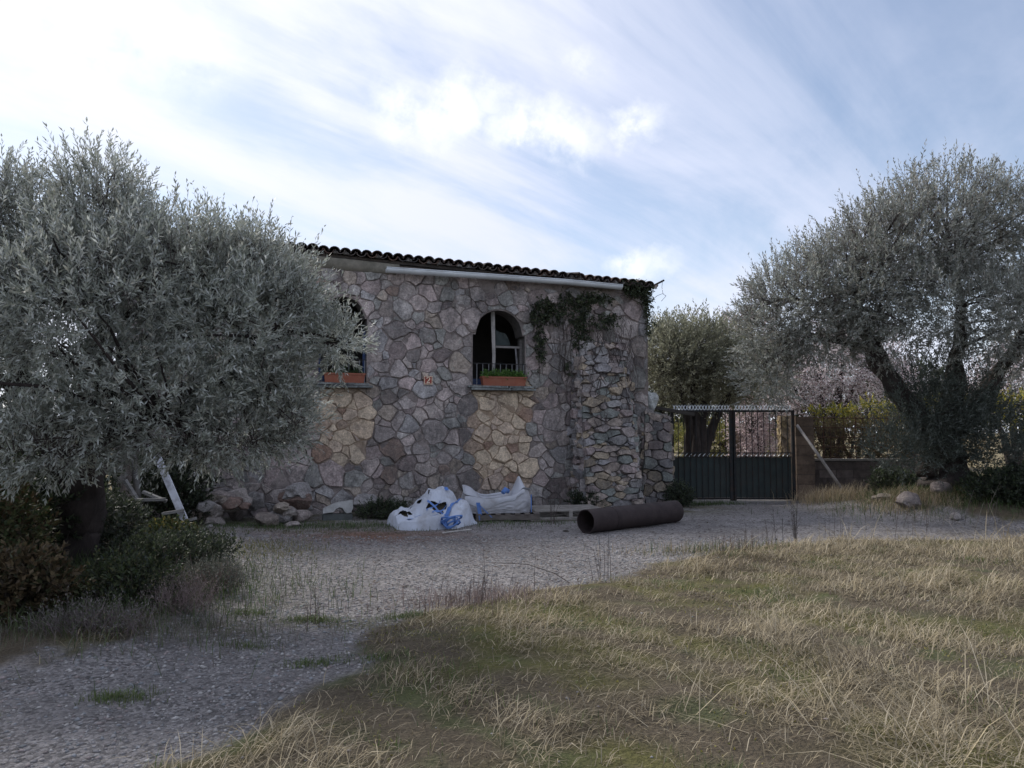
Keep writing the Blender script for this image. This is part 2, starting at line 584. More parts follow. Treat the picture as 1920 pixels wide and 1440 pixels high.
def build_ground():
    xs = axis(-7.5, 9.5, 0.085, -600, 600)
    ys = axis(2.4, 18.5, 0.085, -120, 900)
    X, Y = np.meshgrid(xs, ys)
    Z = gz(X, Y)
    tm = track_mask(X, Y)
    n1 = snoise(X * 1.1, Y * 1.1, 0, 8); n2 = snoise(X * 2.7, Y * 2.7, 0, 9); n3 = snoise(X * .6, Y * .6, 0, 12)
    soil = np.array((0.125, 0.102, 0.072)); moss = np.array((0.135, 0.128, 0.048)); green = np.array((0.09, 0.115, 0.045))
    gravel = np.array((0.238, 0.224, 0.220)); red = np.array((0.19, 0.115, 0.085)); dark = np.array((0.055, 0.05, 0.042))
    C = soil + (moss - soil) * sstep(-0.1, 0.6, n1)[..., None]
    C = C + (green - C) * (0.6 * sstep(0.15, 0.7, n2))[..., None]
    G = gravel * (1 + 0.16 * n3[..., None])
    mud = np.array((0.15, 0.135, 0.12))
    G = G + (mud - G) * (0.55 * sstep(.25, .75, snoise(X * .9 + 2, Y * 1.6, 0, 14)))[..., None]
    # stony red earth by the foot of the wall and the bags
    sdw = (X - HP.x) * HN.x + (Y - HP.y) * HN.y      # distance in front of the wall is negative
    G = G + (red - G) * (1.0 * np.exp(-(((X + 2.2) / 1.5) ** 2 + ((Y - 12.0) / 0.75) ** 2)) * sstep(-.5, .5, n2 + .3))[..., None]
    mossw = sstep(-2.9, -1.3, sdw) * sstep(0.6, -.6, n2 * .7) * sstep(5.5, 3.5, X)
    G = G + (np.array((0.105, 0.10, 0.048)) - G) * (0.8 * mossw)[..., None]
    strip = np.exp(-((Y - 6.75 - 0.15 * X) / 0.30) ** 2) * sstep(-.6, .3, n2)
    G = G + (np.array((0.11, 0.105, 0.07)) - G) * (0.75 * strip)[..., None]
    C = C + (G - C) * tm[..., None]
    # under the left olive: darker ground
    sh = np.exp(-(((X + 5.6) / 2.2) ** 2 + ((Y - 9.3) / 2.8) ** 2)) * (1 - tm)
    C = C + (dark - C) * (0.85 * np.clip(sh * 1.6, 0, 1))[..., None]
    far = sstep(19, 21, Y) * np.ones_like(X)
    C = C + (np.array((0.27, 0.22, 0.13)) * (1 + .2 * n1[..., None]) - C) * (0.8 * far)[..., None]
    ny, nx = X.shape
    V = np.stack([X, Y, Z], -1).reshape(-1, 3)
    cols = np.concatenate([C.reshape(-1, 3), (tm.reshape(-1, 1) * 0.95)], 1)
    i = np.arange(nx - 1)[None, :] + nx * np.arange(ny - 1)[:, None]
    F = np.stack([i, i + 1, i + nx + 1, i + nx], -1).reshape(-1, 4)
    fm = (tm[:-1, :-1] + tm[1:, 1:] + tm[1:, :-1] + tm[:-1, 1:]).reshape(-1) / 4
    for name, sel in (('ground', fm <= 0.5), ('gravel_track', fm > 0.5)):
        f = F[sel]
        used = np.unique(f)
        remap = np.zeros(len(V), np.int32); remap[used] = np.arange(len(used))
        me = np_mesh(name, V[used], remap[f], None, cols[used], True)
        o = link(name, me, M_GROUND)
        tag(o, 'dry mossy field ground around the yard' if name == 'ground' else 'grey gravel track and yard in front of the house', kind='structure')


build_ground()


# ---------------------------------------------------------------- stones on a surface
def clip_poly(poly, nx, ny, c):
    out = []
    n = len(poly)
    for i in range(n):
        a = poly[i]; b = poly[(i + 1) % n]
        da = a[0] * nx + a[1] * ny - c; db = b[0] * nx + b[1] * ny - c
        if da <= 0: out.append(a)
        if (da < 0) != (db < 0) and abs(da - db) > 1e-12:
            t = da / (da - db)
            out.append((a[0] + (b[0] - a[0]) * t, a[1] + (b[1] - a[1]) * t))
    return out


def stone_cells(W, H, sizes, asp, gap, seed, tries=2600, overlap=0.86):
    """irregular stones that fill a W x H rectangle: packed circles of mixed size, then a power diagram"""
    rg = random.Random(seed)
    Hs = H * asp
    pts = []
    cell = max(sizes) * 2
    grid = {}

    def near(x, y):
        gx, gy = int(x // cell), int(y // cell)
        for i in (-1, 0, 1):
            for j in (-1, 0, 1):
                yield from grid.get((gx + i, gy + j), ())
    for r in sizes:
        for _ in range(int(tries * (1 if r < .2 else (.10 if r < .24 else .03)))):
            x, y = rg.uniform(-0.1, W + .1), rg.uniform(-0.1, Hs + .1)
            rr = r * rg.uniform(0.88, 1.12)
            ok = True
            for k in near(x, y):
                q = pts[k]
                if (q[0] - x) ** 2 + (q[1] - y) ** 2 < ((q[2] + rr) * overlap) ** 2:
                    ok = False; break
            if ok:
                grid.setdefault((int(x // cell), int(y // cell)), []).append(len(pts))
                pts.append((x, y, rr))
    P = np.array(pts)
    cells = []
    for i, (x, y, r) in enumerate(pts):
        d2 = (P[:, 0] - x) ** 2 + (P[:, 1] - y) ** 2
        nb = np.argsort(d2)[1:26]
        poly = [(0, 0), (W, 0), (W, Hs), (0, Hs)]
        for j in nb:
            xj, yj, rj = pts[j]
            nx, ny = xj - x, yj - y
            L = math.hypot(nx, ny)
            if L < 1e-6: continue
            c = (xj * xj + yj * yj - x * x - y * y + r * r - rj * rj) / 2 - gap * rg.uniform(0.35, 1.5) * L
            poly = clip_poly(poly, nx, ny, c)
            if len(poly) < 3: break
        if len(poly) < 3: continue
        poly = [(a, b / asp) for a, b in poly]
        A = 0.5 * sum(poly[k][0] * poly[(k + 1) % len(poly)][1] - poly[(k + 1) % len(poly)][0] * poly[k][1] for k in range(len(poly)))
        if A < 0.0016: continue
        cells.append((poly, A))
    return cells


def warp(p, amp=.05, f=2.6, ox=0.0):
    a = mnoise.noise(Vector((p[0] * f + ox, p[1] * f, 3.1))); b = mnoise.noise(Vector((p[0] * f + ox, p[1] * f, 11.7)))
    c = mnoise.noise(Vector((p[0] * f * 2.7 + ox, p[1] * f * 2.7, 5.1))); e = mnoise.noise(Vector((p[0] * f * 2.7 + ox, p[1] * f * 2.7, 17.7)))
    return (p[0] + amp * (a + .5 * c) * 1.6, p[1] + amp * (b + .5 * e) * 1.6)


def finely(poly, step=.05):
    pl = []
    m = len(poly)
    for k in range(m):
        a = poly[k]; b = poly[(k + 1) % m]
        nn = max(1, int(math.dist(a, b) / step))
        for i in range(nn): pl.append((a[0] + (b[0] - a[0]) * i / nn, a[1] + (b[1] - a[1]) * i / nn))
    return pl


def corners(poly, wfn, drop=.03, mid=.13):
    # corners kept sharp, long edges get a bent middle
    q = []
    for p in poly:
        if not q or math.dist(p, q[-1]) > drop: q.append(p)
    if len(q) > 3 and math.dist(q[0], q[-1]) < drop: q.pop()
    out = []
    for k in range(len(q)):
        a = q[k]; b = q[(k + 1) % len(q)]
        out.append(wfn(a))
        if math.dist(a, b) > mid: out.append(wfn(((a[0] + b[0]) / 2, (a[1] + b[1]) / 2)))
    return out


def soften(poly, rg, n=10, jit=0.012):
    if n == 0:
        return [(p[0] + rg.uniform(-jit, jit), p[1] + rg.uniform(-jit, jit)) for p in poly]
    # cut corners once, resample evenly, jitter
    q = list(poly) if len(poly) > 16 else []
    m = len(poly) if not q else 0
    for k in range(m):
        a = poly[k]; b = poly[(k + 1) % m]
        q.append((a[0] * .9 + b[0] * .1, a[1] * .9 + b[1] * .1))
        q.append((a[0] * .1 + b[0] * .9, a[1] * .1 + b[1] * .9))
    seg = [math.dist(q[k], q[(k + 1) % len(q)]) for k in range(len(q))]
    tot = sum(seg)
    out = []
    k = 0; acc = 0
    off = rg.random()
    for i in range(n):
        t = (i + off * .5) / n * tot
        while acc + seg[k] < t and k < len(q) - 1:
            acc += seg[k]; k += 1
        f = (t - acc) / max(seg[k], 1e-9)
        a = q[k]; b = q[(k + 1) % len(q)]
        out.append((a[0] + (b[0] - a[0]) * f + rg.uniform(-jit, jit), a[1] + (b[1] - a[1]) * f + rg.uniform(-jit, jit)))
    return out


def stone_geo(poly, rg, proud, tilt=0.10):
    """verts in (u, v, n), 3 rings and a centre"""
    n = len(poly)
    cu = sum(p[0] for p in poly) / n; cv = sum(p[1] for p in poly) / n
    tu, tv = rg.uniform(-tilt, tilt), rg.uniform(-tilt, tilt)
    V = [(p[0], p[1], -0.035) for p in poly]
    V += [(p[0] + (cu - p[0]) * .04, p[1] + (cv - p[1]) * .04, proud * rg.uniform(.35, .7)) for p in poly]
    s = rg.uniform(.83, .93)
    for p in poly:
        u = cu + (p[0] - cu) * s * rg.uniform(.93, 1.07); v = cv + (p[1] - cv) * s * rg.uniform(.93, 1.07)
        V.append((u, v, proud + tu * (u - cu) + tv * (v - cv) + rg.uniform(-.006, .006)))
    V.append((cu + rg.uniform(-.02, .02), cv + rg.uniform(-.02, .02), proud * rg.uniform(.9, 1.12)))
    F = []
    for r in (0, 1):
        for k in range(n):
            k2 = (k + 1) % n
            F.append((r * n + k, r * n + k2, (r + 1) * n + k2, (r + 1) * n + k))
    for k in range(n): F.append((2 * n + k, 2 * n + (k + 1) % n, 3 * n))
    return V, F, (cu, cv)


def patch(P00, P10, P01, P11, W, H):
    P00, P10, P01, P11 = map(Vector, (P00, P10, P01, P11))
    nrm = ((P10 + P11 - P00 - P01).cross(P01 + P11 - P00 - P10)).normalized()

    def f(u, v, n):
        a, b = u / W, v / H
        return P00 * (1 - a) * (1 - b) + P10 * a * (1 - b) + P01 * (1 - a) * b + P11 * a * b + nrm * n
    return f


def lay_stones(items, fn_of, parent, color_of, rg, limit, name='stone', mat=M_STONE, proud=(0.02, 0.055), nverts=10, jit=0.012, tilt=0.10):
    """items: list of (poly, area, key). The largest `limit` become parts, the rest one stuff part."""
    items = sorted(items, key=lambda t: -t[1])
    rest = MB(); rest_c = []
    for i, (poly, A, key) in enumerate(items):
        fn = fn_of(key)
        pl = soften(poly, rg, nverts, jit * min(1, math.sqrt(A) / .25))
        V, F, (cu, cv) = stone_geo(pl, rg, rg.uniform(*proud) * min(1.0, 0.5 + math.sqrt(A)), tilt)
        W3 = [fn(*p) for p in V]
        c = color_of(cu, cv, key, A)
        if i < limit:
            o3 = fn(cu, cv, 0)
            me = bpy.data.meshes.new(name)
            me.from_pydata([p - o3 for p in W3], [], F)
            me.update()
            set_col(me, [c] * len(W3))
            link(name, me, mat, parent, o3)
        else:
            rest.add(W3, F, (1, 1, 1)); rest_c += [c] * len(W3)
    if rest.v:
        me = bpy.data.meshes.new('small_' + name)
        me.from_pydata(rest.v, [], rest.f); me.update(); set_col(me, rest_c)
        o = link('small_' + name, me, mat, parent)
        tag(o, kind='stuff')


# ---------------------------------------------------------------- the house
S0, S1 = -3.6, on_wall(1216, 800)[0]
DEPTH = 6.0
THICK = 0.5


def top(s): return 5.02 - 0.040 * s


wl0 = on_wall(597, 700)[0]; wl1 = on_wall(687, 700)[0]
wr0 = on_wall(886, 700)[0]; wr1 = on_wall(984, 700)[0]
SILL_L = on_wall(640, 716)[1]; SILL_R = on_wall(940, 722)[1]
AT_L = on_wall(640, 556)[1]; AT_R = on_wall(935, 582)[1]
WINS = [(wl0, wl1, SILL_L, AT_L), (wr0, wr1, SILL_R, AT_R)]


def arch_h(w, s):
    """height of the opening at s"""
    a, b, lo, hi = w
    c = (a + b) / 2; r = (b - a) / 2 - 0.07
    spring = hi - r * 0.95
    x = abs(s - c)
    if x >= r: return spring - 0.05
    return spring + math.sqrt(max(0, 1 - (x / r) ** 2)) * (hi - spring)


def in_win(s, h, m=0.0):
    for w in WINS:
        if w[0] - m < s < w[1] + m and w[2] - m < h < arch_h(w, min(max(s, w[0]), w[1])) + m: return w
    return None


def cleanmask(s, h):
    """1 on the sheltered tan patches below the sills, 0 on the weathered rest"""
    m = 0
    for (a, b, bot, sc) in ((wl0 + .02, wl1 - .0, 1.15, 1.0), (wr0 + .06, wr1 + .02, 0.55, 1.0)):
        w = 0.07 + 0.10 * mnoise.noise(Vector((s * 2, h * 2, 1.7)))
        k = float(sstep(a - .05 - w, a + .05 - w, s) * sstep(b + .06 + w, b - .06 + w, s) * sstep(bot - .5, bot + .4, h) * sstep(2.62, 2.5, h))
        m = max(m, k * sc)
    return m


def darkmask(s, h):
    n = mnoise.noise(Vector((s * .9, h * .9, 5.5)))
    d = 0.25 * n
    d += 0.8 * float(sstep(wl1 - .05, wl1 + .12, s) * sstep(wl1 + .75, wl1 + .35, s) * sstep(2.75, 2.2, h))      # run-off beside the left sill
    d += 0.48 * float(sstep(wr1, wr1 + .4, s) * sstep(4.3, 2.8, h))
    d += 0.35 * float(sstep(0.9, 0.2, h))
    d += 0.25 * float(sstep(wr0 - .5, wr0 - .1, s) * sstep(wr0 + .1, wr0 - .02, s) * sstep(2.6, 2.0, h))
    return max(0.0, min(1.0, d))


def build_house():
    root = empty('stone_house', HP, HA)
    tag(root, 'low rubble stone house with arched windows, tiled eave and grey gutter', 'house')
    # ---- masonry core with the two arched openings
    mb = MB(); cc = []

    def quad(p, c4):
        b = len(mb.v)
        mb.add(p, ((0, 1, 2, 3),))
        cc.extend(c4)

    def mcol(s, h):
        cl = cleanmask(s, h); d = darkmask(s, h)
        a = np.array((0.30, 0.26, 0.245)) * (1 - .45 * d); b = np.array((0.36, 0.275, 0.20))
        return tuple(a + (b - a) * cl)
    ss = sorted(set([round(S0 + i * 0.11, 4) for i in range(int((S1 - S0) / .11) + 1)] + [S1] + [w[0] + (w[1] - w[0]) * k / 24 for w in WINS for k in range(25)]))
    for a, b in zip(ss[:-1], ss[1:]):
        m = (a + b) / 2
        w = next((w for w in WINS if w[0] < m < w[1]), None)
        segs = [(0, 0, top(a), top(b))] if w is None else [(0, 0, w[2], w[2]), (arch_h(w, a + 1e-6), arch_h(w, b - 1e-6), top(a), top(b))]
        for (la, lb, ha, hb) in segs:
            n = max(1, int((ha - la) / .14))
            for k in range(n):
                q = [(a, la + (ha - la) * k / n), (b, lb + (hb - lb) * k / n), (b, lb + (hb - lb) * (k + 1) / n), (a, la + (ha - la) * (k + 1) / n)]
                quad([(s, 0, h) for s, h in q], [mcol(s, h) for s, h in q])
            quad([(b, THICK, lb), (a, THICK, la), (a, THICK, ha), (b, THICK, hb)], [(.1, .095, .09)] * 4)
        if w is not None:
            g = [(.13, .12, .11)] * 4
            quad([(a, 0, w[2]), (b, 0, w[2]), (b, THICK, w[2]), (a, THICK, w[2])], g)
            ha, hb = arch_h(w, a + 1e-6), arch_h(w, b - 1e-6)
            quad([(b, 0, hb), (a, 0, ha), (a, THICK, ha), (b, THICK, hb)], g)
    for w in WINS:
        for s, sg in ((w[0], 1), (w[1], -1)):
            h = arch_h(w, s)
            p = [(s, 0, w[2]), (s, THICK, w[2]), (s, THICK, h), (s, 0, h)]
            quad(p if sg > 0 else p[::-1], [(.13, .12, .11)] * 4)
    for s in (S0, S1):
        p = [(s, 0, 0), (s, THICK, 0), (s, THICK, top(s)), (s, 0, top(s))]
        quad(p[::-1] if s == S0 else p, [(.14, .125, .115)] * 4)
    quad([(S0, 0, top(S0)), (S1, 0, top(S1)), (S1, THICK, top(S1)), (S0, THICK, top(S0))], [(.15, .13, .12)] * 4)
    me = bpy.data.meshes.new('wall'); me.from_pydata(mb.v, [], mb.f); me.update(); set_col(me, cc)
    link('wall', me, M_MORTAR, root)
    # side and back walls, floor: the inside is a dark room
    for (lo, hi) in (((S0, THICK + .002, 0), (S0 + .4, DEPTH, 4.9)), ((S1 - .4, THICK + .002, 0), (S1, DEPTH, 4.62)), ((S0 + .402, DEPTH - .4, 0), (S1 - .402, DEPTH - .003, 4.7))):
        b = MB(); b.box(lo, hi, (.12, .11, .105)); b.build('side_wall', M_MORTAR, root)
    b = MB(); b.box((S0 + .41, THICK + .01, 1.55), (S1 - .41, DEPTH - .41, 1.65)); b.build('upper_floor', M_DARK, root)
    b = MB(); b.box((S0 + .41, THICK + 2.2, 1.66), (S1 - .41, THICK + 2.3, 4.7)); b.build('inner_wall', M_DARK, root)
    # ---- front stones
    rg = random.Random(21)
    cells = stone_cells(S1 - S0, 5.2, (0.265, 0.21, 0.165, 0.13, 0.095, 0.065, .045), 1.12, 0.0055, 5, 1100, .80)
    items = []
    for poly, A in cells:
        near_w = any(p[1] > w[2] - .5 and p[1] < w[3] + .4 and w[0] - .4 < p[0] + S0 < w[1] + .4 for p in poly for w in WINS)
        wf = lambda p: warp((p[0] + S0, p[1]), .06, 2.2)
        pl = [wf(p) for p in finely(poly, .06)] if near_w else corners(poly, wf)
        if len(pl) < 3: continue
        pl = [(min(p[0], S1 - .01), max(p[1], .0)) for p in pl]
        cx = sum(p[0] for p in pl) / len(pl); cy = sum(p[1] for p in pl) / len(pl)
        if cx > S1 - 0.05 or cy > top(cx) - .12: continue
        if in_win(cx, cy): continue
        # keep off the openings, the sills and the eave band
        out = []
        for (s, h) in pl:
            h = min(h, top(s) - (.20 if s < 1.45 else .06))
            for w in WINS:
                if w[0] - .02 < s < w[1] + .02 and w[2] - .13 < h < arch_h(w, min(max(s, w[0]), w[1])) + .02:
                    c = (w[0] + w[1]) / 2
                    cand = [(w[0] - .02, h, s - w[0] + .02), (w[1] + .02, h, w[1] + .02 - s), (s, w[2] - .14, h - w[2] + .14),
                            (s, arch_h(w, min(max(s, w[0]), w[1])) + .025, arch_h(w, min(max(s, w[0]), w[1])) + .025 - h)]
                    if cx < w[0]: cand = cand[:1]
                    elif cx > w[1]: cand = cand[1:2]
                    else: cand = cand[2:]
                    s, h, _ = min(cand, key=lambda t: abs(t[2]))
            out.append((s, h))
        A2 = abs(0.5 * sum(out[k][0] * out[(k + 1) % len(out)][1] - out[(k + 1) % len(out)][0] * out[k][1] for k in range(len(out))))
        if A2 < 0.004: continue
        vis = cx > -0.35
        items.append((out, A2 if vis else A2 * 1e-3, 0))

    pal = [(.46, .385, .365), (.41, .365, .35), (.38, .365, .35), (.33, .345, .32), (.35, .355, .365), (.43, .37, .335), (.44, .35, .34), (.43, .36, .285), (.30, .21, .165), (.27, .215, .21)]
    wts = [5, 5, 4, 3, 2, 3, 3, 1.3, .9, 1]
    palc = [(.50, .415, .31), (.47, .375, .275), (.46, .37, .29), (.38, .285, .22), (.45, .36, .31), (.30, .19, .145)]

    def color_of(u, v, key, A):
        cl = cleanmask(u, v); d = darkmask(u, v)
        a = np.array(rg.choices(pal, wts)[0]) * rg.uniform(.78, 1.12) * (1 - .42 * d)
        b = np.array(rg.choices(palc, [4, 3, 3, 2, 2, 1])[0]) * rg.uniform(.85, 1.05)
        if cl > .4: a = b
        mean = np.array((.355, .315, .295)) if cl <= .4 else np.array((.44, .355, .27))
        a = a + (mean * (a.sum() / mean.sum()) - a) * .38
        if cl <= .4 and rg.random() < .12: a = a * .62
        return (*a, max(0.12, 1 - .85 * cl))

    def wall_fn(key): return lambda u, v, n: Vector((u, -n, v))
    lay_stones(items, wall_fn, root, color_of, rg, 292, nverts=0, proud=(.010, .065), jit=.014, tilt=.16)
    # ---- quoins on the free end wall
    cells = stone_cells(DEPTH - .1, 4.55, (0.3, 0.24, 0.18, 0.12), 1.2, 0.014, 9, 500)
    side = MB(); sc_ = []
    for poly, A in cells:
        V, F, (cu, cv) = stone_geo(soften(poly, rg, 8), rg, .04)
        c = color_of(8.0, cv, 0, A)
        side.add([Vector((S1 + p[2], .05 + p[0], p[1])) for p in V], [f for f in F]); sc_ += [c] * len(V)
    me = bpy.data.meshes.new('side_stone'); me.from_pydata(side.v, [], side.f); me.update(); set_col(me, sc_)
    tag(link('side_stone', me, M_STONE, root), kind='stuff')
    # ---- cement band under the bare eave
    b = MB()
    prev = None
    n = 30
    vs_, fs_ = [], []
    for i in range(n + 1):
        s = S0 + (1.50 - S0) * i / n
        j = .012 * mnoise.noise(Vector((s * 3, 0, 0)))
        t = top(s)
        vs_ += [(s, -.10 + j, t + .0), (s, -.115 + j, t - .05 + j), (s, -.06 + j, t - .14 + j), (s, -.03, t - .19 + 2 * j), (s, .02, t - .21)]
    for i in range(n):
        for k in range(4):
            fs_.append((i * 5 + k, i * 5 + k + 1, (i + 1) * 5 + k + 1, (i + 1) * 5 + k))
    fs_.append((4, 3, 2, 1, 0)); fs_.append(tuple(n * 5 + k for k in range(5)))
    b.add(vs_, fs_, (.27, .255, .215)); b.build('eave_band', M_CONC, root, True)
    return root


house = build_house()


def build_roof(root):
    # deck slab, rising gently away from the eave
    slope = 0.115
    roof = empty('roof', (0, 0, 0), 0, root)
    b = MB()
    y0, y1 = -0.10, DEPTH + .25

    def zr(s, y): return top(s) + .012 + (y - y0) * slope
    v = []
    for (s, y) in ((S0 - .2, y0), (S1 + .06, y0), (S1 + .06, y1), (S0 - .2, y1)):
        v.append((s, y, zr(s, y)))
    v += [(p[0], p[1], p[2] + .05) for p in v]
    b.add(v, ((3, 2, 1, 0), (4, 5, 6, 7), (0, 1, 5, 4), (1, 2, 6, 5), (2, 3, 7, 6), (3, 0, 4, 7)), (.10, .085, .075))
    b.build('roof_deck', M_TILE, roof)
    # barrel tile: a tapered half pipe with thickness
    rg = random.Random(4)

    def tile_mesh(up, r0, r1, L=.46, th=.016, n=7):
        V, F = [], []
        for (y, r) in ((0, r0), (L, r1)):
            for rr in (r, r - th):
                for k in range(n + 1):
                    a = math.pi * k / n
                    V.append((math.cos(a) * rr, y, (math.sin(a) * rr * .86) * (1 if up else -1)))
        m = n + 1
        for k in range(n):
            F += [(k, k + 1, 2 * m + k + 1, 2 * m + k), (m + k + 1, m + k, 3 * m + k, 3 * m + k + 1),
                  (k + 1, k, m + k, m + k + 1), (2 * m + k, 2 * m + k + 1, 3 * m + k + 1, 3 * m + k)]
        F += [(0, 2 * m, 3 * m, m), (n, m + n, 3 * m + n, 2 * m + n)]
        return V, F
    cols = [(.13, .085, .07), (.10, .08, .075), (.15, .10, .08), (.085, .075, .075), (.12, .10, .09)]
    variants = []
    for c in cols:
        for up in (True, False):
            V, F = tile_mesh(up, .112, .092) if up else tile_mesh(up, .10, .085)
            me = bpy.data.meshes.new('tile'); me.from_pydata(V, [], F); me.update(); set_col(me, [c] * len(V)); me.materials.append(M_TILE)
            variants.append((up, me, V, F, c))
    pitch = 0.207
    nt = int((S1 - S0 + .35) / pitch)
    ang = math.atan(slope)
    rest = MB(); rc = []
    for row in range(15):
        for i in range(nt + 1):
            for up in (True, False):
                s = S0 - .12 + (i + (0 if up else .5)) * pitch
                if s > S1 + .1: continue
                k = [v for v in variants if v[0] == up]
                u, me, V, F, c = rg.choice(k)
                y = y0 - .13 + row * .42 + rg.uniform(-.03, .03) + (0.0 if up else -.0)
                z = zr(s, y) + .05 + (.055 if up else .085) + rg.uniform(-.006, .010)
                rot = (ang + rg.uniform(-.03, .03) + .03, 0, rg.uniform(-.05, .05))
                if row == 0:
                    o = bpy.data.objects.new('tile', me); o.location = (s, y, z); o.rotation_euler = rot; o.parent = roof; col.objects.link(o)
                else:
                    from mathutils import Euler
                    Mx = Matrix.Translation((s, y, z)) @ Euler(rot).to_matrix().to_4x4()
                    rest.add([Mx @ Vector(p) for p in V], F); rc += [c] * len(V)
    me = bpy.data.meshes.new('tile_field'); me.from_pydata(rest.v, [], rest.f); me.update(); set_col(me, rc)
    tag(link('tile_field', me, M_TILE, roof), kind='stuff')
    # mortar dabs between the eave tiles and one slipped tile
    for i in range(nt):
        if rg.random() < .5:
            s = S0 + i * pitch + .1
            b = MB(); b.tube([(s - .05, y0 - .06, zr(s, y0) + .075), (s, y0 - .075, zr(s, y0) + .085), (s + .06, y0 - .06, zr(s, y0) + .07)], [.02, .032, .02], 6, (.26, .25, .235))
            b.build('mortar_dab', M_CONC, roof)
    s, h = on_wall(1078, 518)
    b = MB(); V, F = tile_mesh(True, .11, .09)
    from mathutils import Euler
    Mx = Matrix.Translation((s, -.26, h - .06)) @ Euler((.1, .55, .9)).to_matrix().to_4x4()
    b.add([Mx @ Vector(p) for p in V], F, (.11, .09, .08)); b.build('slipped_tile', M_TILE, roof)


build_roof(house)


def build_gutter(root):
    g = empty('gutter', (0, 0, 0), 0, root)
    pts = [on_wall(x, y, .22) for x, y in ((724, 503), (905, 515), (1060, 526), (1165, 536))]
    r = .088
    n = 9
    V, F, C = [], [], []
    ring = []
    for (s, h) in pts:
        for rr in (r, r - .006):
            for k in range(n + 1):
                a = math.pi + math.pi * k / n
                V.append((s, -.22 + math.cos(a) * rr, h + math.sin(a) * rr))
    m = (n + 1)
    for i in range(len(pts) - 1):
        o0, o1 = i * 2 * m, (i + 1) * 2 * m
        for k in range(n):
            F.append((o0 + k, o0 + k + 1, o1 + k + 1, o1 + k))
            F.append((o0 + m + k + 1, o0 + m + k, o1 + m + k, o1 + m + k + 1))
        F.append((o0, o1, o1 + m, o0 + m)); F.append((o0 + n, o0 + m + n, o1 + m + n, o1 + n))
    b = MB(); b.add(V, F)
    b.build('trough', M_ZINC, g, True)
    # end caps, bead and joint sleeves
    for (s, h), sg in ((pts[0], 0), (pts[-1], 0)):
        b = MB(); b.add([(s, -.22 + math.cos(math.pi + math.pi * k / n) * r, h + math.sin(math.pi + math.pi * k / n) * r) for k in range(n + 1)], [tuple(range(n + 1))]); b.build('end_cap', M_ZINC, g)
    b = MB(); b.tube([(s, -.22 - r, h + .004) for s, h in pts], .011, 6); b.build('bead', M_ZINC, g, True)
    tot = pts[-1][0] - pts[0][0]
    for f in (.10, .22, .42, .52, .63, .78, .88):
        s = pts[0][0] + tot * f
        i = max(k for k in range(len(pts) - 1) if pts[k][0] <= s)
        t = (s - pts[i][0]) / (pts[i + 1][0] - pts[i][0]); h = pts[i][1] + (pts[i + 1][1] - pts[i][1]) * t
        b = MB()
        V = [(s + dx, -.22 + math.cos(math.pi + math.pi * k / n) * (r + .004), h + math.sin(math.pi + math.pi * k / n) * (r + .004)) for dx in (-.022, .022) for k in range(n + 1)]
        b.add(V, [(k, k + 1, n + 2 + k, n + 1 + k) for k in range(n)]); b.build('joint_sleeve', M_ZINC, g, True)
        b = MB(); b.box((s - .012, -.135, h - .02), (s + .012, 0.0, h + .0)); b.build('gutter_bracket', M_ZINC, g)


build_gutter(house)


